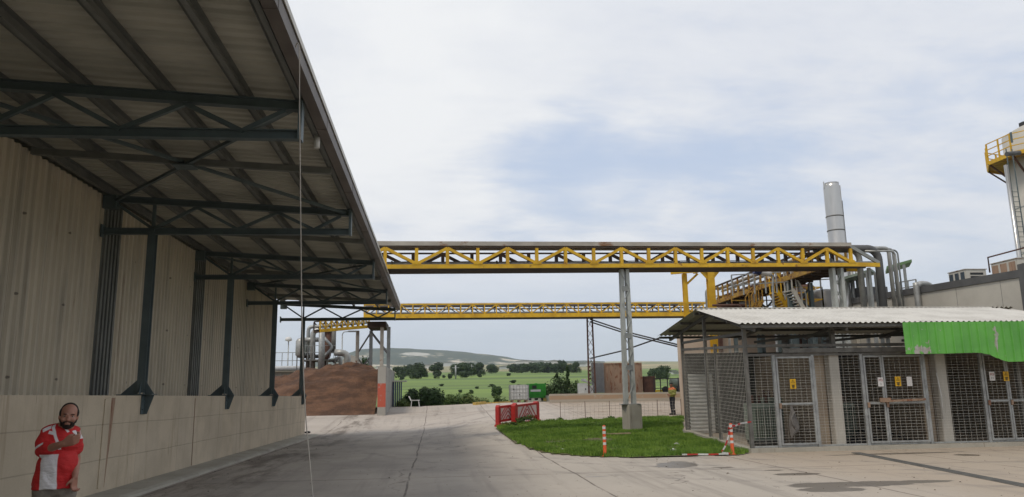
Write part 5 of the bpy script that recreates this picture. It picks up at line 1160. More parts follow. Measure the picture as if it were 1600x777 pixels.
def acunit(px0, px1, ptop, X, label, h, mat, grille):
    a = aX(px0, ptop, X); b = aX(px1, ptop, X); y0, y1 = min(a.y, b.y), max(a.y, b.y); z1 = (a.z+b.z)/2; z0 = zl(y0)-.15
    t = thing('rooftop_unit', (X+.4, (y0+y1)/2, z0), label, 'air conditioner', 'air conditioning units on the factory roof')
    MB().box(X, X+.9, y0, y1, z0, z1, .02).build('casing', M[mat], t)
    n = 3; w = (y1-y0)/n
    for i in range(n): m = MB(); m.box(X-.012, X-.002, y0+i*w+.06, y0+(i+1)*w-.06, z0+.15, z1-.08); m.build('fan_grille', M[grille], t)
    m = MB()
    for k in range(4): m.box(X+.2, X+.75, y0-.012, y0-.002, z0+.12+k*.14, z0+.2+k*.14)
    m.build('louvre', M['ink'], t); MB().box(X-.02, X+.93, y0-.02, y1+.02, z1, z1+.03).build('lid', M['tray'], t)
acunit(1481, 1508, 424.5, 20.9, 'small cream rooftop air conditioner with blue-grey fan panels', .6, 'cream', 'glassdark')
acunit(1547, 1588, 409, 20.9, 'larger rusty-fronted rooftop air conditioner below the silo', .9, 'cream', 'rust')
m = MB(); q = aX(1570, 400, 21.6); m.tube([(21.6, q.y+.9, q.z-.5), (21.6, q.y+.9, q.z+.1), (21.6, q.y-1.2, q.z+.12), (21.6, q.y-1.2, q.z-.5)], .03, 8); m.build('pipe_loop', M['brown'], label='thin brown pipe frame standing above the larger rooftop unit', cat='pipe')
# green edged shelter roof on the factory
c1, c2, c3 = aY(1386, 420, 33), aY(1425, 409.5, 31.5), aY(1419, 462, 31.8)
t = thing('roof_shelter', (c3.x, 31.8, c3.z), 'small sloping green-edged shelter roof on a single grey post', 'shelter')
m = MB(); m.prism([c1, c2, c2+V((.9, 1.6, .05)), c1+V((.9, 1.6, 0))], (0, 0, 1), .12); m.build('roof_plate', M['green_dull'] if 'green_dull' in M else pm('faded_green_sheet', (.14, .24, .10), (.10, .17, .08), 2, .6), t)
MB().bar(V((c3.x+.03, 31.9, c3.z-.5)), V((c3.x+.03, 31.9, c2.z-.05)), .09, .09).build('post', M['steel_grey'], t)
q = aY(1360, 450, 34); MB().box(q.x-.7, q.x+.6, 33.6, 34.6, 4.8, q.z).build('roof_tank', M['darkgrey'], label='dark grey rectangular tank behind the posts of the bridge end', cat='tank')
c1, c2 = aY(1318, 437, 33.5), aY(1362, 424, 32.5); t = thing('roof_shelter', (c1.x, 33, c1.z), 'second green-edged shelter roof seen below the near bridge right of the chimney', 'shelter')
MB().prism([c1, c2, c2+V((.9, 1.2, .05)), c1+V((.9, 1.2, 0))], (0, 0, 1), .12).build('roof_plate', M['machgreen'], t); MB().bar(c2+V((-.2, .1, -1.6)), c2+V((-.2, .1, -.02)), .08, .08).build('post', M['steel_grey'], t)
m = MB()
for k, px in enumerate((1330, 1338, 1345)): q = aY(px, 420, 34.2); m.tube([(q.x, 34.2, 4.5), (q.x, 34.2, q.z)], .09, 10)
m.build('pipe_bundle', M['pipe_clad'], label='upright clad pipes under the near bridge right of the chimney', cat='pipes')
handrail('handrail', 'galvanised handrail on the factory roof edge right of the shelter', aX(1395, 452, 20.4), aX(1432, 446, 20.4), -.3, .55, 'galv', 3)
# ================================================================== SILO with yellow platform
sy = 45.; sl = aY(1586, 262, sy).x; sr = 2.3; sx = sl+sr; zt2 = aY(1600, 208, sy).z; zp = aY(1590, 247, sy).z
t = thing('silo', (sx, sy, 0), 'pale steel silo with a yellow railed walkway at the right edge', 'silo')
MB().lathe((sx, sy, 0), [(sr, 0), (sr, zt2), (sr*.6, zt2+.5), (.3, zt2+.9), (0, zt2+.9)], 48).build('shell', M['cream'], t)
for zz in (4, 7, 10, 13): MB().lathe((sx, sy, zz), [(sr+.003, 0), (sr+.02, .02), (sr+.02, .06), (sr+.003, .08)], 48).build('weld_band', M['galv'], t)
N8 = 10; PR = aY(1549, 240, sy).x; PR = (sx-PR)*.90; rg = [V((sx+PR*math.cos(2*math.pi*(k+.5)/N8), sy+PR*math.sin(2*math.pi*(k+.5)/N8), zp)) for k in range(N8)]; ri = [V((sx+(sr+.02)*math.cos(2*math.pi*(k+.5)/N8), sy+(sr+.02)*math.sin(2*math.pi*(k+.5)/N8), zp)) for k in range(N8)]
m = MB()
for k in range(N8):
    a, b, c, d_ = rg[k], rg[(k+1) % N8], ri[(k+1) % N8], ri[k]; m.prism([a, b, c, d_], (0, 0, -1), .06)
wk = m.build('walkway', M['yellow_rusty'], t)
for k in range(N8):
    a, b = rg[k], rg[(k+1) % N8]
    MB().bar(a+up*-.06, b+up*-.06, .05, .26).build('kick_plate', M['yellow'], wk)
    m = MB()
    for zz in (.45, .85, 1.25): m.bar(a+up*zz, b+up*zz, .05, .05)
    for f in (0, .5): c = a.lerp(b, f); m.bar(c-up*.1, c+up*1.27, .1, .06)
    m.build('handrail', M['yellow'], wk)
    MB().bar(a-up*.1, V((sx+(a.x-sx)*.66, sy+(a.y-sy)*.66, zp-1.3)), .1, .1).build('bracket', M['brown'], wk)
a = aY(1573, 268, 42.3); MB().tube([a+up*.4, V((a.x, 42.3, 0))], .12, 14).build('downpipe', M['inox'], label='slim stainless pipe running up to the silo walkway', cat='pipe')
lx = aY(1586, 300, 43.2).x; m = MB()
for s in (-.2, .2): m.bar((lx+s, 43.2, 2), (lx+s, 43.2, zp), .05, .05)
for i in range(34): m.bar((lx-.2, 43.2, 3+i*.32), (lx+.2, 43.2, 3+i*.32), .03, .03)
m.build('ladder', M['steel_dark'], t)
m = MB(); a = aY(1579, 207, 42); m.bar(V((a.x, 42, zp)), V((a.x, 42, a.z)), .09, .09); m.build('lamp_pole', M['steel_dark'], t)
a = aY(1573, 241, 41.6); MB().tube([a, a+V((1.1, .3, .2))], .14, 14).build('blower_motor', M['darkgrey'], t)
a = aY(1600, 196, sy); MB().box(a.x-.2, a.x+.3, sy-.2, sy+.2, zt2+.5, a.z+.2).build('roof_vent', M['ink'], t)
# far cream panels glimpsed over the mesh
MB().box(11.9, 19.4, 36.8, 37.2, 0, aY(1120, 512, 37).z).build('partition_fence', M['beige_l'] if 'beige_l' in M else pm('pale_peach_panel', (.50, .40, .31), (.44, .35, .27), 1, .7), label='pale peach panel wall seen through the gap above the enclosure mesh', cat='wall')
# ================================================================== PIPEWORK AND TANKS beyond the heap
ty_ = 64.
a, b = aY(405, 583, ty_), aY(521, 583, ty_); zt3 = aY(480, 581, ty_).z
t = thing('settling_tank', ((a.x+b.x)/2, ty_+3, 0), 'pale concrete settling tank with a white rim beyond the brown heap', 'tank')
m = MB(); m.box(a.x-8, b.x, ty_, ty_+7, 0, zt3)
for k in range(14): x = a.x-8+k*(b.x-a.x+8)/13; m.box(x, x+.15, ty_-.12, ty_-.003, 0, zt3-.1)
m.build('tank_wall', M['cream'], t)
MB().box(a.x-8, b.x+.1, ty_-.25, ty_+.1, zt3+.003, zt3+.25).build('rim', M['whitesheet'], t)
a2 = aY(482, 576, ty_); MB().tube([V((a.x-8, ty_-.6, a2.z)), V((a2.x, ty_-.6, a2.z))], .2, 12).build('feed_pipe', M['white'], label='white horizontal pipe along the top of the settling tank', cat='pipe')
handrail('handrail', 'thin pale handrail above the settling tank', V((a.x-4, ty_, 0)), V((b.x, ty_, 0)), zt3+.25, 1.3, 'galv', 12)
a, b = aY(527, 560, 66), aY(572, 565, 66); zq3 = aY(550, 570, 66).z
t = thing('pump_house', ((a.x+b.x)/2, 67, 0), 'low pale shed with fencing behind the heap left of the support tower', 'shed'); MB().box(a.x, b.x, 66, 70, 0, zq3).build('wall', M['cream'], t); MB().prism([(a.x-.2, 65.8, zq3), (b.x+.2, 65.8, zq3), ((a.x+b.x)/2, 65.8, zq3+.8)], (0, 1, 0), 4.5).build('roof', M['tray'], t)
def ppipe(pts, y, r, mat, label, dy=0):
    P_ = [aY(px, py, y) for px, py in pts]; out = [P_[0]]
    for i in range(1, len(P_)-1):
        u = (P_[i-1]-P_[i]).normalized(); w_ = (P_[i+1]-P_[i]).normalized(); k = min(r*2.2, (P_[i-1]-P_[i]).length*.45, (P_[i+1]-P_[i]).length*.45)
        A1, B1 = P_[i]+u*k, P_[i]+w_*k
        out += [(A1*(1-t)*(1-t)+P_[i]*2*t*(1-t)+B1*t*t) for t in (0, .25, .5, .75, 1)]
    out.append(P_[-1]); MB().tube(out, r, 12).build('process_pipe', M[mat], label=label, cat='pipe', group='pipework beyond the brown heap')
ppipe([(520, 509), (482, 511), (480, 590)], 59, .14, 'galv', 'outermost hooked pipe from the short yellow bridge, furthest left')
ppipe([(520, 515), (489, 516), (488, 590)], 58.4, .2, 'pipe_clad', 'thick clad pipe bending down just inside the outermost hooked pipe')
ppipe([(503, 505), (502, 590)], 57, .22, 'galv', 'thick pale upright pipe under the left end of the short yellow bridge')
ppipe([(513, 519), (512, 556), (505, 560), (504, 590)], 58.6, .26, 'brown', 'thick brown pipe coming down below the short yellow bridge')
ppipe([(522, 517), (521, 552)], 58, .16, 'galv_d', 'dark upright pipe right of the thick brown pipe')
ppipe([(506, 527), (520, 543), (508, 556), (500, 562)], 57.6, .1, 'galv', 'thin diagonal pipe crossing between the upright pipes')
ppipe([(476, 531), (500, 531)], 58.5, .17, 'pipe_clad', 'short horizontal clad pipe joining the capsule tank to the upright pipe')
ppipe([(523, 551), (543, 552), (543, 592)], 57.2, .24, 'pipe_clad', 'clad elbow pipe nearest the support tower')
ppipe([(520, 566), (532, 556), (531, 592)], 58, .13, 'galv', 'slim elbow pipe inside the clad elbow pipe')
ppipe([(474, 557), (508, 557)], 58.9, .14, 'galv_d', 'low horizontal pipe beneath the capsule tank')
c = aY(470, 545, 58.5); zc0, zc1 = aY(470, 560, 58.5).z, aY(470, 528, 58.5).z
t = thing('capsule_tank', (c.x, 58.5, zc0), 'upright silver capsule tank beyond the heap behind the canopy post', 'tank')
MB().lathe((c.x, 58.5, 0), [(0, zc0), (.25, zc0+.06), (.38, zc0+.25), (.38, zc1-.25), (.25, zc1-.06), (0, zc1)], 20).build('shell', M['pipe_clad'], t)
m = MB()
for s in (-.25, .25): m.bar((c.x+s, 58.5, 0), (c.x+s, 58.5, zc0+.2), .07, .07)
m.build('legs', M['galv_d'], t)
t = thing('pipe_stand', aY(498, 560, 57.8), 'grey steel stand with a grated deck under the upright pipes beyond the heap', 'stand')
a, b = aY(472, 562, 57.6), aY(524, 562, 57.6)
MB().box(a.x, b.x, 57.6, 60, a.z-.1, a.z).build('deck', M['galv_d'], t)
for k in range(5): x = a.x+(b.x-a.x)*k/4; MB().box(x-.06, x+.06, 57.6, 57.72, 0, a.z-.1).build('leg', M['galv_d'], t)
m = MB()
for k in range(7): x = a.x+(b.x-a.x)*k/6; m.bar((x, 57.6, a.z), (x, 57.6, a.z+1.0), .04, .04)
for z_ in (.5, 1.): m.bar((a.x, 57.6, a.z+z_), (b.x, 57.6, a.z+z_), .04, .04)
m.build('handrail', M['galv'], t)
def lamp(px, ptop, pbase, y, arm, label):
    q = aY(px, ptop, y); t = thing('lamp_post', (q.x, y, 0), label, 'street lamp'); m = MB(); m.tube([(q.x, y, 0), (q.x, y, q.z-.1)], .07, 8, True, .045)
    m.build('pole', M['galv'], t)
    if arm: e = aY(px+arm, ptop-3, y); MB().tube([(q.x, y, q.z-.1), (q.x+.1, y, q.z+.1), e], .04, 8).build('arm', M['galv'], t); MB().box(e.x-.1, e.x+.6, y-.12, y+.12, e.z-.06, e.z+.06, .03).build('lamp_head', M['steel_grey'], t)
    else: MB().lathe((q.x, y, q.z-.15), [(.05, 0), (.28, .08), (.3, .16), (.22, .34), (0, .42)], 16).build('lamp_head', M['white'], t)
lamp(451, 531, 575, 66, 0, 'lamp post with a round white head seen below the canopy end truss')
lamp(535, 521, 575, 62, 11, 'lamp post with an arm to the right between the pipework and the tower')
# ================================================================== VEGETATION
def crown(m, c, rx, ry, rz, n, leaf, r, clumps=16, lo=.45):
    cs = []
    for k in range(clumps):
        a = r.uniform(0, 6.28); h = r.uniform(-.75, .8); f = math.sqrt(max(0, 1-h*h))*r.uniform(.25, .72)
        cs.append((V((math.cos(a)*f, math.sin(a)*f, h*.8)), r.uniform(.30, .52)))
    for i in range(n):
        cc, cr = cs[i % clumps]; d = V((r.gauss(0, 1), r.gauss(0, 1), r.gauss(0, 1))).normalized()*cr*(r.uniform(lo, 1.08))
        p = cc+d; p = V((p.x*rx, p.y*ry, p.z*rz))+c
        nn = (d.normalized()+V((r.gauss(0, .5), r.gauss(0, .5), r.gauss(0, .5)+.3))).normalized(); a = nn.orthogonal().normalized(); a.rotate(Matrix.Rotation(r.uniform(0, 6.28), 3, nn)); b = nn.cross(a); s = leaf*r.uniform(.6, 1.3)
        m.add([p-a*s*.6, p-b*s*.28, p+a*s*.6, p+b*s*.28], [(0, 1, 2, 3)])
def treemesh(name, h, w, n, leaf, seed, mat, trunk=.25, parent=None, loc=V((0, 0, 0)), narrow=False):
    r = random.Random(seed); m = MB()
    if narrow:
        for k in range(6): f = k/5; crown(m, loc+V((r.uniform(-.1, .1)*w, r.uniform(-.1, .1)*w, h*(.12+.8*f))), w*.5*(1-.75*f), w*.5*(1-.75*f), h*.14, n//6, leaf, r, 5)
    else: crown(m, loc+V((0, 0, h*(.5+trunk/2))), w*.5, w*.5, h*(1-trunk)*.5*1.1, n, leaf, r)
    tr = MB(); base = loc+V((0, 0, -.3)); top = loc+V((0, 0, h*.7)); tr.tube([base, base.lerp(top, .5)+V((w*.02, 0, 0)), top], max(.03, h*.025), 8, True, h*.008)
    for k in range(5):
        a = r.uniform(0, 6.28); z = h*r.uniform(.25, .55); s = loc+V((0, 0, z)); tr.tube([s, s+V((math.cos(a)*w*.3, math.sin(a)*w*.3, h*.18))], h*.01, 6, True, h*.004)
    return m, tr
# far tree prototypes, copied along the fields
protos = []
for k, (h, w) in enumerate(((10, 10), (9, 13), (11, 7.5))):
    rt = thing('tree', (0, 0, 0), 'x', 'tree'); m, tr = treemesh('tree', h, w, 3000, 1.0, 40+k, None, .02); m.build('crown', M['leafx'], rt); tr.build('trunk', M['bark'], rt); protos.append((rt, h, w))
farl = [(622, 591, 574, 22, 0), (641, 589, 571, 22, 1), (652, 592, 568.5, 24, 0), (664, 590, 582, 10, 0), (683, 588, 568.5, 18, 2), (712, 588, 570, 18, 1), (724, 589, 568, 26, 1), (737, 587, 568.5, 20, 0), (750, 587, 568, 18, 0), (768, 584, 570, 18, 1), (804, 583, 569.5, 22, 1), (816, 583, 569, 20, 0), (830, 583, 568, 26, 1), (844, 583, 567, 26, 1), (857, 583, 568, 22, 0), (868, 583, 569, 18, 1), (879, 583, 565, 16, 2), (893, 583, 570, 14, 0), (901, 583, 566.5, 13, 0)]
frames = ['just right of the bay wall top', 'second from the bay wall along the field edge', 'broad crown third from the bay wall', 'small low tree after the broad crown', 'lone tree standing clear with gaps both sides', 'first of the middle wood, left end', 'widest crown of the middle wood', 'rounded crown right of the widest one', 'tall crown at the centre of the middle wood', 'low right end of the middle wood', 'left end of the long dark row', 'second in the long dark row', 'broad third crown of the long dark row', 'tallest broad crown of the long dark row', 'fifth crown of the long dark row', 'low crown near the right end of the row', 'narrow tall tree above the green shrub', 'small tree between the tall tree and the brown leg', 'round tree touching the brown leg']
used = set()
for (px, pb_, pt_, wpx, k), lab in zip(farl, frames):
    q = att(px, pb_); hh = aY(px, pt_, q.y).z-q.z; ww = wpx/1200*q.y; rt, h0, w0 = protos[k]
    o = rt if k not in used else copy_tree(rt); used.add(k); o.location = q; o.scale = (ww/w0*1.35, ww/w0*1.35, hh/h0*1.08); o.rotation_euler.z = px; o['label'] = 'far dark tree, '+lab; o['group'] = 'trees along the far field edge'; o['category'] = 'tree'
near2 = [(1021, 594, 576, 20, 0, 'dark round tree between the low rusty skip and its larger neighbour'), (1036, 594, 571.5, 26, 1, 'larger dark round tree just left of the second man'), (648, 592, 577, 17, 0, 'dark clump in front of the broad crown near the bay wall'), (725, 591, 580, 16, 1, 'low dark clump in front of the middle wood'), (750, 590, 582, 8, 0, 'tiny bush right of the low dark clump'), (703, 592, 584, 8, 2, 'small bush between the lone tree and the middle wood'), (682, 592, 583, 9, 0, 'small bush at the foot of the lone tree'), (627, 594, 588, 9, 0, 'tiny dark bush by the bay wall in the field'), (795, 588, 583, 8, 1, 'tiny dark bush in the open field left of the long row'), (693, 591, 586, 6, 1, 'flat little bush right of the lone tree')]
for px, pb_, pt_, wpx, k, lab in near2:
    q = att(px, pb_); hh = aY(px, pt_, q.y).z-q.z; ww = wpx/1200*q.y; rt, h0, w0 = protos[k]
    o = copy_tree(rt); o.location = q; o.scale = (ww/w0*1.1, ww/w0*1.1, hh/h0); o.rotation_euler.z = px; o['label'] = lab; o['group'] = 'field trees and bushes'
for k, (px, pb_, pt_, wpx, lab) in enumerate(((736, 616, 609, 7, 'small bush in the near field below the middle wood'), (719, 614, 609, 6, 'tiny bush left of the small one in the near field'), (690, 604, 600, 7, 'flat bush on the dark line crossing the field'), (768, 605, 600, 9, 'low bush on the dark line left of the white tote'), (745, 608, 604, 6, 'tiny bush between the field line and the near scrub'), (802, 599, 594, 9, 'low bush in the field above the white tote'))):
    q = att(px, pb_); hh = aY(px, pt_, q.y).z-q.z; ww = wpx/1200*q.y; rt, h0, w0 = protos[k % 3]
    o = copy_tree(rt); o.location = q; o.scale = (ww/w0*1.3, ww/w0*1.3, hh/h0); o['label'] = lab; o['group'] = 'field trees and bushes'
# power poles in the fields
for k, (px, pb_, pt_) in enumerate(((712, 592, 571), (838, 583, 570), (737, 588, 570))):
    q = att(px, pb_); z = aY(px, pt_, q.y).z; t = thing('power_pole', q, ('pale power pole in front of the middle wood, leftmost pole', 'pale power pole in front of the long dark tree row', 'pale power pole at the middle wood, second pole')[k], 'pole', 'power poles in the fields')
    MB().tube([q-V((0, 0, .3)), V((q.x, q.y, z))], .3, 6).build('pole', M['galv'], t); MB().bar((q.x-1.2, q.y, z-.8), (q.x+1.2, q.y, z-.8), .2, .2).build('crossarm', M['galv'], t)
# far white buildings
for k, (px, py, w, h) in enumerate(((905, 573, 26, 7), (790, 577, 24, 6), (822, 571, 40, 9), (845, 570.5, 30, 8), (866, 571, 34, 9), (930, 572, 40, 8), (1060, 585, 22, 5), (1071, 584, 14, 5), (1052, 583, 16, 5), (600, 578, 30, 7), (672, 576, 30, 7), (697, 573, 36, 8))):
    q = att(px, py); s = q.y/1500; w *= s; h *= s*.9; t = thing('distant_building', q, 'tiny white building far across the fields, '+('above the green shrub', 'left of the long tree row', 'at the town edge over the long row', 'over the middle of the long row', 'over the right part of the long row', 'behind the brown leg', 'in the field right of the round trees', 'smaller one beside the enclosure corner post', 'low one nearest the round trees', 'right behind the support tower', 'left of the lone tree', 'right of the lone tree')[k], 'building', 'distant white buildings')
    MB().box(q.x-w/2, q.x+w/2, q.y, q.y+w*.5, q.z-2, q.z+h).build('wall', M['white'], t); MB().prism([(q.x-w*.53, q.y-1, q.z+h), (q.x+w*.53, q.y-1, q.z+h), (q.x, q.y-1, q.z+h*1.3)], (0, 1, 0), w*.5+2).build('roof', M['steel_grey'], t)
def bush(px, pbase, ptop, wpx, y, n, leaf, mat, label, seed, name='bush', zb=None, narrow=False, yr=None):
    zb = th(aY(px, pbase, y).x, y) if zb is None else zb; x = aY(px, pbase, y).x; h = aY(px, ptop, y).z-zb; w = wpx/1200*y
    r = random.Random(seed); rt = thing(name, (x, y, zb), label, 'bush' if name == 'bush' else 'shrub'); m, tr = treemesh(name, h, w, n, leaf, seed, None, .02, None, V((x, y, zb)), narrow)
    m.build('foliage', M[mat], rt); tr.build('stem', M['bark'], rt)
bush(640, 634, 606, 36, 54.5, 4200, .16, 'leafd', 'dense dark bush at the yard edge right of the bay wall', 1)
bush(672, 636, 606, 48, 54.0, 6500, .16, 'leafd', 'largest dark bush at the yard edge beyond the broken chair', 2)
bush(688, 636, 618, 26, 55.5, 2200, .14, 'leafm', 'lighter bush at the right foot of the largest dark bush', 12)
bush(700, 637, 614, 34, 55.5, 2800, .14, 'leafm', 'mid green bush touching the right side of the dark bushes', 21)
bush(738, 634, 617, 40, 56, 3000, .15, 'leafw', 'yellowish green scrub between the low green scrub and the kerb', 22)
bush(722, 635, 617, 50, 57, 3800, .15, 'leafm', 'low green scrub right of the dark bushes', 3)
bush(752, 633, 621, 34, 57, 2600, .15, 'leafw', 'low yellowish scrub left of the white tote', 4)
bush(630, 637, 624, 22, 52.8, 1800, .13, 'leafw', 'dry yellowish weeds between the gate stack and the dark bush', 5)
_q = att(776, 620)
bush(776, 620, 603, 18, _q.y, 2600, .3, 'leafd', 'round dark bush standing alone left of the totes', 6, zb=_q.z)
bush(781, 630, 615, 30, 60, 2000, .16, 'leafm', 'low scrub just left of the white tote', 7)
bush(858, 625, 601, 34, 55, 3800, .16, 'leafd', 'dark bush directly right of the green tote', 8)
bush(878, 622, 583, 50, 56, 7500, .17, 'leafd', 'dark leafy shrub mass behind the low wall left of the cabinet', 9)
bush(872, 618, 585, 12, 57, 1500, .15, 'leafd', 'pointed shrub tip left of the tallest one', 10, 'conifer_shrub', narrow=True)
bush(888, 618, 575, 24, 57.5, 3600, .15, 'leafd', 'tallest pointed dark shrub behind the low wall', 11, 'conifer_shrub', narrow=True)
bush(898, 618, 592, 22, 57, 2400, .15, 'leafd', 'dark shrub right of the tallest one beside the cabinet', 13)
bush(571, 577, 549, 18, 63, 1800, .2, 'leafd', 'green tree seen between the legs of the support tower', 14)
# weeds hugging the barrier feet and the lawn tip
for k, (px, py, wpx, s) in enumerate(((822, 664, 32, .38), (800, 667, 18, .2), (835, 662, 14, .22), (876, 658, 12, .16), (921, 657, 12, .16), (955, 655, 12, .14))):
    p = atg(px, py); w = wpx/1200*p.y; rt = thing('weed_clump', p, ('largest weed clump growing against the right barrier', 'low weeds at the foot of the left barrier', 'weeds at the right end of the right barrier', 'weed tuft at the left stake of the wire fence', 'weed tuft along the middle of the wire fence', 'weed tuft left of the column plinth on the wire fence')[k], 'weeds', 'weeds at the lawn edge')
    m = MB(); r = random.Random(k); crown(m, p+V((0, 0, s*.5)), w/2, .25, s*.55, 700 if k == 0 else 260, .07, r, 7); m.build('leaves', M['leafm'], rt)
# tall field weeds beyond the yard edge: uncountable ground cover
r = random.Random(77); m = MB(); 
for i in range(9000):
    y = 52.5+r.random()**1.5*26; x = r.uniform(-3.2, 9.5)*(y/54)
    z = th(x, y); h = r.uniform(.12, .5)*(.6+.8*max(0, noise.noise(V((x*.4, y*.4, 0)))+.4)); w = r.uniform(.02, .05); a = r.uniform(0, 3.14)
    dx, dy = math.cos(a)*w, math.sin(a)*w; b = len(m.v); m.v += [(x-dx, y-dy, z), (x+dx, y+dy, z), (x+r.uniform(-.15, .15), y+r.uniform(-.15, .15), z+h)]; m.f.append((b, b+1, b+2)); m.sm.append(False)
m.build('field_weeds', M['leafw'], center=False, kind='stuff')
# ================================================================== PEOPLE
def blobmesh(name, prims, vox, mat, parent, sm_=4, label=None, fold=0):
    bm = bmesh.new()
    for p in prims:
        if p[0] == 'cap':
            _, a, b, r1, r2 = p[:5]; a, b = V(a), V(b); n = 10; L = (b-a).length; d = (b-a)
            for i in range(n+1): t = i/n; bmesh.ops.create_icosphere(bm, subdivisions=2, radius=r1+(r2-r1)*t, matrix=Matrix.Translation(a+d*t))
            q = d.to_track_quat('Z', 'Y').to_matrix().to_4x4(); bmesh.ops.create_cone(bm, cap_ends=True, segments=20, radius1=r1, radius2=r2, depth=L, matrix=Matrix.Translation((a+b)/2) @ q)
        elif p[0] == 'fru':
            _, a, b, r1, r2, k_, rot = p; a, b = V(a), V(b); res = bmesh.ops.create_cone(bm, cap_ends=True, segments=32, radius1=1, radius2=1, depth=1)
            for v in res['verts']:
                t = .5-v.co.z; r_ = r1+(r2-r1)*t; v.co = a.lerp(b, t)+rot @ V((v.co.x*r_, v.co.y*r_*k_, 0))
        else:
            _, c, rad, rot = p; bmesh.ops.create_icosphere(bm, subdivisions=4, radius=1, matrix=Matrix.Translation(V(c)) @ rot.to_4x4() @ Matrix.Diagonal((*rad, 1)))
    me = bpy.data.meshes.new(name); bm.to_mesh(me); bm.free(); ob = bpy.data.objects.new(name, me); COL.objects.link(ob)
    md = ob.modifiers.new('r', 'REMESH'); md.mode = 'VOXEL'; md.voxel_size = vox; md.use_smooth_shade = True
    ms = ob.modifiers.new('s', 'SMOOTH'); ms.factor = .6; ms.iterations = sm_
    dg = bpy.context.evaluated_depsgraph_get(); me2 = bpy.data.meshes.new_from_object(ob.evaluated_get(dg)); bpy.data.objects.remove(ob); me2.materials.clear(); me2.materials.append(mat)
    if fold:
        me2.update(); nn_ = [v.normal.copy() for v in me2.vertices]
        for v, n_ in zip(me2.vertices, nn_):
            c = v.co; v.co = c+n_*(fold*(noise.noise(V((c.x*5, c.y*5, c.z*14+3*noise.noise(c*4))))+.6*noise.noise(V((c.x*16+c.z*9, c.y*16, c.z*9)))))
    for pl in me2.polygons: pl.use_smooth = True
    me2.transform(Matrix.Translation(-wl(parent))); o = bpy.data.objects.new(name, me2); COL.objects.link(o); o.parent = parent
    if label: o['label'] = label
    return o
I3 = Matrix.Identity(3)
def frame(fwd):   # local x = person's left, y = forward, z = up
    f = V((fwd[0], fwd[1], 0)).normalized(); l = V((-f.y, f.x, 0)); return Matrix((l, f, V((0, 0, 1)))).transposed()
def skin_mat(name, c):
    m, nt, b = nodes(name); P_ = nt.nodes.new('ShaderNodeTexCoord').outputs['Object']; nt.links.new(mixc(nt, noisen(nt, P_, 14, 4), c, tuple(x*.75 for x in c)), b.inputs['Base Color']); b.inputs['Roughness'].default_value = .55
    b.inputs['Subsurface Weight'].default_value = .08; b.inputs['Subsurface Radius'].default_value = (.02, .008, .004); return m
def hand(base, d, palm_n, side, curl, s=1.):
    """palm and five fingers; d = direction of the fingers, palm_n = palm normal, side = towards the thumb"""
    d, palm_n, side = V(d).normalized(), V(palm_n).normalized(), V(side).normalized(); pr = []
    for k, (o, L) in enumerate(((.030, .038), (.010, .042), (-.010, .039), (-.029, .031))):
        a = V(base); kn = a+d*.085*s+side*o*s; pr.append(('cap', a+side*o*.6*s+d*.01, kn, .017*s, .0125*s))
        p = kn; dirn = d.copy()
        for j in range(3):
            dirn = (Matrix.Rotation(curl*(1 if j else .6), 3, side.cross(d).cross(d) if 0 else side) @ dirn); q = p+dirn*L*s*(1, .75, .6)[j]; pr.append(('cap', p, q, (.0105-.001*j)*s, (.0095-.001*j)*s)); p = q
    t0 = V(base)+d*.02*s+side*.028*s; t1 = t0+(side*.6+d*.6+palm_n*.4).normalized()*.042*s; t2 = t1+(d*.9+palm_n*.5).normalized()*.032*s
    pr += [('cap', t0, t1, .015*s, .012*s), ('cap', t1, t2, .0115*s, .009*s)]
    return pr
def head_prims(c, R_, s=1.):
    E = lambda x, y, z, rx, ry, rz: ('ell', c+R_ @ V((x, y, z))*s, (rx*s, ry*s, rz*s), R_)
    return [E(0, -.012, .03, .074, .092, .088), E(0, .012, -.02, .064, .078, .082), E(0, .035, -.075, .045, .045, .042), E(0, -.01, -.05, .055, .06, .055),
            E(0, .088, -.012, .011, .014, .026), E(0, .098, -.028, .015, .014, .012), E(.03, .078, .022, .026, .012, .008), E(-.03, .078, .022, .026, .012, .008),
            E(.042, .066, -.028, .022, .02, .02), E(-.042, .066, -.028, .022, .02, .02), E(.076, -.005, -.01, .010, .02, .032), E(-.076, -.005, -.01, .010, .02, .032), E(0, .084, -.056, .024, .009, .007), E(0, .083, -.066, .021, .009, .006)]
def eyes(c, R_, s, parent, dark=True):
    M['eye'] = M.get('eye') or pm('eye', (.35, .33, .30), (.3, .28, .26), 30, .3)
    for sx_ in (-1, 1):
        o = MB(); bm = bmesh.new(); bmesh.ops.create_icosphere(bm, subdivisions=3, radius=.0125*s, matrix=Matrix.Translation(c+R_ @ V((sx_*.031, .0665, .006))*s)); bm.verts.index_update(); o.add([v.co.copy() for v in bm.verts], [[v.index for v in f.verts] for f in bm.faces], True); bm.free(); e = o.build('eye', M['eye'], parent)
        o = MB(); bm = bmesh.new(); bmesh.ops.create_icosphere(bm, subdivisions=2, radius=.0072*s, matrix=Matrix.Translation(c+R_ @ V((sx_*.031, .0735, .005))*s)); bm.verts.index_update(); o.add([v.co.copy() for v in bm.verts], [[v.index for v in f.verts] for f in bm.faces], True); bm.free(); o.build('iris', M['ink'], e)
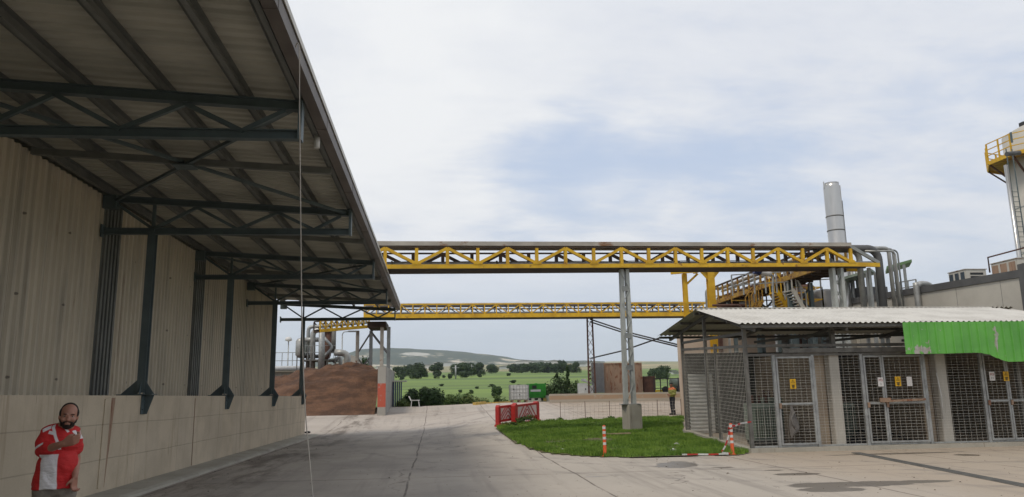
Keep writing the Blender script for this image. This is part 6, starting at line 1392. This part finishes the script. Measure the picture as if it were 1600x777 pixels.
def jersey_mat():
    m, nt, b = nodes('red_white_jersey'); P_ = geo_pos(nt); s = nt.nodes.new('ShaderNodeSeparateXYZ'); nt.links.new(P_, s.inputs[0]); X, Z = s.outputs['X'], s.outputs['Z']; A = lambda *a: mathn(nt, *a)
    def pt(px, py): q = aY(px, py, 7.95); return q.x, q.z
    def line_side(p, q, w=.004):     # smooth 1 on the right side of the line p->q going down the picture
        (x0, z0), (x1, z1) = pt(*p), pt(*q); f = A('ADD', x0, A('MULTIPLY', A('SUBTRACT', Z, z0), (x1-x0)/(z1-z0))); return step(nt, A('SUBTRACT', X, f), -w, w)
    def below(py, w=.004): z = pt(90, py)[1]; return A('SUBTRACT', 1., step(nt, Z, z-w, z+w))
    def seg(p, q, wd):
        (x0, z0), (x1, z1) = pt(*p), pt(*q); L = math.hypot(x1-x0, z1-z0); ux, uz = (x1-x0)/L, (z1-z0)/L
        dx, dz = A('SUBTRACT', X, x0), A('SUBTRACT', Z, z0); u = A('ADD', A('MULTIPLY', dx, ux), A('MULTIPLY', dz, uz)); v = A('ABSOLUTE', A('SUBTRACT', A('MULTIPLY', dz, ux), A('MULTIPLY', dx, uz)))
        k = A('SUBTRACT', 1., step(nt, v, wd-.003, wd+.003)); return A('MULTIPLY', k, A('MULTIPLY', step(nt, u, -.003, .003), A('SUBTRACT', 1., step(nt, u, L-.003, L+.003))))
    a = A('MULTIPLY', A('MULTIPLY', line_side((72, 700), (70.5, 761)), A('SUBTRACT', 1., line_side((98.5, 700), (95, 761)))), below(709))
    for q in (seg((86, 664), (97.5, 692), .012), seg((97.5, 692), (98, 702), .012), seg((72.5, 673), (84, 667), .016), seg((82, 675), (91, 677), .014), seg((60.5, 702), (79, 691.5), .010), seg((114, 673), (121, 686), .008), seg((104.5, 669.5), (109, 675), .007)): a = A('MAXIMUM', a, q)
    fold = noisen(nt, P_, 9, 4, .6, (1, 1, 2.2))
    col = mixc(nt, a, mixc(nt, fold, (.60, .018, .018), (.44, .013, .014)), (.72, .70, .70)); nt.links.new(col, b.inputs['Base Color']); b.inputs['Roughness'].default_value = .75
    bump(nt, b, noisen(nt, P_, 7, 4, .6, (1, 1, 2.5), .8), .6, .03); return m
def man_red():
    D = 8.0; q = lambda px, py, dy=0.: aY(px, py, D+dy)
    hip = q(85, 765); x0, y0 = hip.x, D; root = thing('person', (x0, y0, 0), 'stocky bearded man in a red and white sports jersey holding one hand to his chest', 'person')
    fw = V((.50, -.86, 0)); R_ = frame(fw); L_ = R_ @ V((1, 0, 0)); Fd = R_ @ V((0, 1, 0)); up = V((0, 0, 1))
    SK = skin_mat('tanned_skin', (.42, .20, .135))
    hc = q(107.5, 650.5, -.06); neck = q(102, 668, 0)
    shR, elR, wrR, haR = q(76, 677, -.06), q(68.5, 704, -.12), q(95, 694.5, -.30), q(100, 692.8, -.31)
    shL, elL, wrL = q(113.5, 679, .10), q(118.5, 718, .08), q(117.5, 742, -.04)
    hR = V((x0, D, .86))-L_*.088; hL = V((x0, D, .86))+L_*.088
    fr = Matrix.Rotation(0, 3, 'Z')
    HR = frame((.40, -.92)) @ Matrix.Rotation(math.radians(4), 3, 'Y') @ Matrix.Rotation(math.radians(-4), 3, 'X')
    ell = lambda c, r, R2=R_: ('ell', c, r, R2)
    chest = q(95, 688, 0); belly = q(90, 732, 0); hipc = V((x0, D, .90))
    hd = head_prims(hc, HR, 1.0)
    hr = hand(haR, (haR-wrR).normalized()+V((.2, .05, .02)), (0, 1, -.2), (0, -.25, 1), 1.15, 1.12)
    hl = hand(q(117, 746, -.05), (-.02, -.05, -1), (-1, 0, 0), (-.35, -.9, 0), .8, .95)
    body = hd+[('cap', neck-up*.03, hc-up*.05-Fd*.01, .066, .062), ell(chest, (.155, .115, .17)), ell(belly, (.14, .125, .16)), ell(hipc, (.165, .12, .12)),
        ('cap', neck-up*.03, shR, .06, .06), ('cap', neck-up*.03, shL, .06, .06), ('cap', shR, elR, .055, .045), ('cap', elR, wrR, .044, .031), ('cap', wrR, haR, .030, .029),
        ('cap', shL, elL, .055, .043), ('cap', elL, wrL, .042, .029), ('cap', wrL, q(117, 746, -.05), .027, .026),
        ('cap', hR, hR+Fd*.03-up*.40, .092, .062), ('cap', hR+Fd*.03-up*.40, hR-up*.79, .06, .042), ('cap', hL, hL+Fd*.05-up*.40, .092, .062), ('cap', hL+Fd*.05-up*.40, hL+Fd*.04-up*.79, .06, .042),
        ('cap', hR-up*.80, hR+Fd*.16-up*.825, .038, .030), ('cap', hL+Fd*.04-up*.80, hL+Fd*.20-up*.825, .038, .030)]+hr+hl
    bo = blobmesh('body', body, .0065, SK, root, 3)
    eyes(hc, HR, 1.0, root)
    # hair: short dark cap of hair receding at the front; beard and brows
    HM = pm('dark_hair', (.028, .020, .016), (.014, .010, .008), 60, .8, 0, .6, bscale=160)
    E = lambda x, y, z, rx, ry, rz: ('ell', hc+HR @ V((x, y, z)), (rx, ry, rz), HR)
    blobmesh('hair', [E(0, -.034, .050, .076, .078, .078), E(.067, -.012, .028, .018, .040, .046), E(-.067, -.012, .028, .018, .040, .046), E(0, -.05, .0, .066, .055, .07)], .006, HM, root, 3)
    blobmesh('beard', [E(0, .036, -.088, .044, .044, .032), E(.046, .018, -.062, .017, .036, .036), E(-.046, .018, -.062, .017, .036, .036), E(.066, .0, -.030, .010, .016, .034), E(-.066, .0, -.030, .010, .016, .034), E(.018, .088, -.046, .018, .008, .007), E(-.018, .088, -.046, .018, .008, .007), E(0, .078, -.082, .018, .012, .014), E(.034, .072, -.062, .012, .012, .022), E(-.034, .072, -.062, .012, .012, .022)], .0045, HM, root, 2)
    for sx_ in (-1, 1): blobmesh('eyebrow', [E(sx_*.032, .087, .026, .020, .006, .0045)], .003, HM, root, 1)
    # jersey with loose sleeves
    j = [ell(chest+up*.005, (.178, .135, .16)), ell(q(96, 674, .02), (.165, .10, .072)), ell(belly+up*.03, (.178, .165, .19)), ('fru', belly+up*.04, q(84.5, 763, 0), .178, .192, .84, R_), ('cap', shR+up*.0, shR.lerp(elR, .95), .078, .080), ('cap', shR.lerp(elR, .9), elR.lerp(wrR, .34), .078, .058), ('cap', shL, shL.lerp(elL, .62), .074, .072), ('cap', neck-up*.055, shR, .07, .078), ('cap', neck-up*.055, shL, .07, .074)]
    jo = blobmesh('jersey', j, .009, jersey_mat(), root, 5, fold=.014)
    MB().lathe(neck-up*.012, [(.070, -.012), (.078, 0), (.073, .012), (.066, 0)], 24).build('collar', M['red'], root)
    sh = [ell(q(85, 764, 0)+up*.0, (.150, .125, .10)), ell(V((x0, D, .87)), (.155, .125, .12)), ('cap', hR, hR+Fd*.03-up*.40, .098, .092), ('cap', hL, hL+Fd*.05-up*.40, .098, .092)]
    blobmesh('shorts', sh, .01, pm('grey_beige_shorts', (.24, .21, .17), (.15, .135, .11), 5, .9, 0, .4), root, 4, fold=.012)
    for c in (hR-up*.83, hL+Fd*.04-up*.83): blobmesh('shoe', [('cap', c+up*.022-Fd*.03, c+Fd*.19+up*.012, .048, .040), ('cap', c+up*.03-Fd*.02, c+up*.07, .048, .044)], .008, M['darkroom'], root, 2)
man_red()
def worker_mat():
    m, nt, b = nodes('hi_vis_jacket'); P_ = geo_pos(nt); s = nt.nodes.new('ShaderNodeSeparateXYZ'); nt.links.new(P_, s.inputs[0]); z1 = WZ+1.24
    col = mixc(nt, step(nt, mathn(nt, 'ADD', s.outputs['Z'], mathn(nt, 'MULTIPLY', noisen(nt, P_, 3, 2), .06)), z1, z1+.02), mixc(nt, noisen(nt, P_, 8), (.24, .24, .055), (.16, .16, .04)), (.50, .14, .05)); nt.links.new(col, b.inputs['Base Color']); b.inputs['Roughness'].default_value = .8; return m
wpos = aY(1052, 652, 37.5); WZ = gz(wpos.x, 37.5)
def worker():
    x, y, z = wpos.x, 37.5, WZ; root = thing('person', (x, y, z), 'worker in cap and yellow and orange jacket standing behind the grass', 'person')
    k = (aY(1050, 597, 37.5).z-WZ)/1.76; C0 = V((x, y, z)); fw = V((-.85, -.35, 0)); R_ = frame(fw); W_ = lambda a, b, c: C0+(R_ @ V((a, b, c)))*k
    SK = skin_mat('worker_skin', (.28, .14, .09)); hc = W_(0, .04, 1.61); up = V((0, 0, 1))
    E = lambda a, b, c, r: ('ell', W_(a, b, c), tuple(v*k for v in r), R_)
    C = lambda p, q, r1, r2: ('cap', W_(*p), W_(*q), r1*k, r2*k)
    arms = [C((.20, 0, 1.38), (.24, -.02, 1.10), .05, .042), C((.24, -.02, 1.10), (.10, .20, 1.08), .04, .03), C((-.20, 0, 1.38), (-.25, -.03, 1.12), .05, .042), C((-.25, -.03, 1.12), (-.08, .20, 1.02), .04, .03)]
    hs = hand(W_(.08, .22, 1.08), R_ @ V((-.7, .5, 0)), R_ @ V((0, -1, 0)), (0, 0, 1), .8, k)+hand(W_(-.06, .22, 1.02), R_ @ V((.7, .4, 0)), R_ @ V((0, -1, 0)), (0, 0, 1), .8, k)
    blobmesh('body', head_prims(hc, R_, k)+[C((0, 0, 1.42), (0, .02, 1.54), .058, .055), E(0, 0, 1.25, (.17, .10, .20)), E(0, 0, .98, (.15, .10, .14)), C((.09, 0, .92), (.10, .03, .50), .085, .058), C((.10, .03, .50), (.10, -.02, .09), .055, .04), C((-.09, 0, .92), (-.10, .0, .50), .085, .058), C((-.10, 0, .50), (-.11, -.05, .09), .055, .04), C((.10, -.02, .06), (.10, .12, .04), .04, .03), C((-.11, -.05, .06), (-.11, .09, .04), .04, .03)]+arms+hs, .008, SK, root, 2)
    eyes(hc, R_, k, root)
    blobmesh('jacket', [E(0, .0, 1.25, (.205, .135, .21)), E(0, 0, 1.02, (.19, .135, .15)), C((.20, 0, 1.37), (.245, -.02, 1.10), .068, .06), C((.245, -.02, 1.10), (.12, .17, 1.08), .058, .046), C((-.20, 0, 1.37), (-.255, -.03, 1.12), .068, .06), C((-.255, -.03, 1.12), (-.10, .17, 1.03), .058, .046), C((-.13, 0, 1.42), (.13, 0, 1.42), .06, .06)], .012, worker_mat(), root, 4, fold=.012)
    TM = pm('navy_trousers', (.022, .024, .032), (.015, .016, .02), 6, .9)
    blobmesh('trousers', [E(0, 0, .93, (.175, .125, .13)), C((.09, 0, .90), (.10, .03, .50), .10, .078), C((.10, .03, .50), (.10, -.02, .12), .076, .068), C((-.09, 0, .90), (-.10, 0, .50), .10, .078), C((-.10, 0, .50), (-.11, -.05, .12), .076, .068)], .012, TM, root, 3)
    for a, b in ((.10, -.01), (-.11, -.04)): MB().lathe(W_(a, b, .26), [(.077*k, 0), (.079*k, .01), (.079*k, .05), (.077*k, .06)], 20).build('reflective_band', M['whitesheet'], root)
    for a, b in ((.10, -.02), (-.11, -.05)): blobmesh('boot', [C((a, b-.03, .06), (a, b+.17, .045), .055, .045), C((a, b-.01, .06), (a, b, .14), .055, .058)], .01, M['ink'], root, 2)
    cm = pm('dark_cap', (.03, .035, .03), (.02, .022, .02), 6, .9)
    blobmesh('cap', [('ell', hc+(R_ @ V((0, -.015, .055)))*k, (.084*k, .10*k, .075*k), R_), ('ell', hc+(R_ @ V((0, .10, .045)))*k, (.06*k, .075*k, .010*k), R_)], .008, cm, root, 2)
    bg = blobmesh('bag', [E(.02, .27, .98, (.14, .07, .18)), E(-.02, .24, 1.12, (.10, .05, .08))], .012, M['black'], root, 3) if 0 else None
    rt = thing('black_bag', W_(.05, .27, .9), 'black bag held by the worker in the yellow and orange jacket', 'bag'); blobmesh('bag_body', [E(-.10, .30 - .46, 1.02, (.06, .10, .19)), E(-.14, -.14, .92, (.06, .12, .12))], .012, M['black'], rt, 3)
    MB().tube([W_(-.08, -.12, 1.18), W_(-.10, -.05, 1.36), W_(.02, .0, 1.46)], .012, 6).build('strap', M['black'], rt)
worker()

# ================================================================== HAZE
def haze():
    m = bpy.data.materials.new('haze_air'); m.use_nodes = True; nt = m.node_tree; nt.nodes.clear(); o = nt.nodes.new('ShaderNodeOutputMaterial'); p = nt.nodes.new('ShaderNodeVolumePrincipled')
    p.inputs['Color'].default_value = (.80, .88, 1, 1); p.inputs['Density'].default_value = .00011; p.inputs['Anisotropy'].default_value = 0.2; nt.links.new(p.outputs[0], o.inputs['Volume'])
    MB().box(-28000, 28000, -420, 5200, -25, 330).build('haze', m, center=False, kind='stuff')
haze()
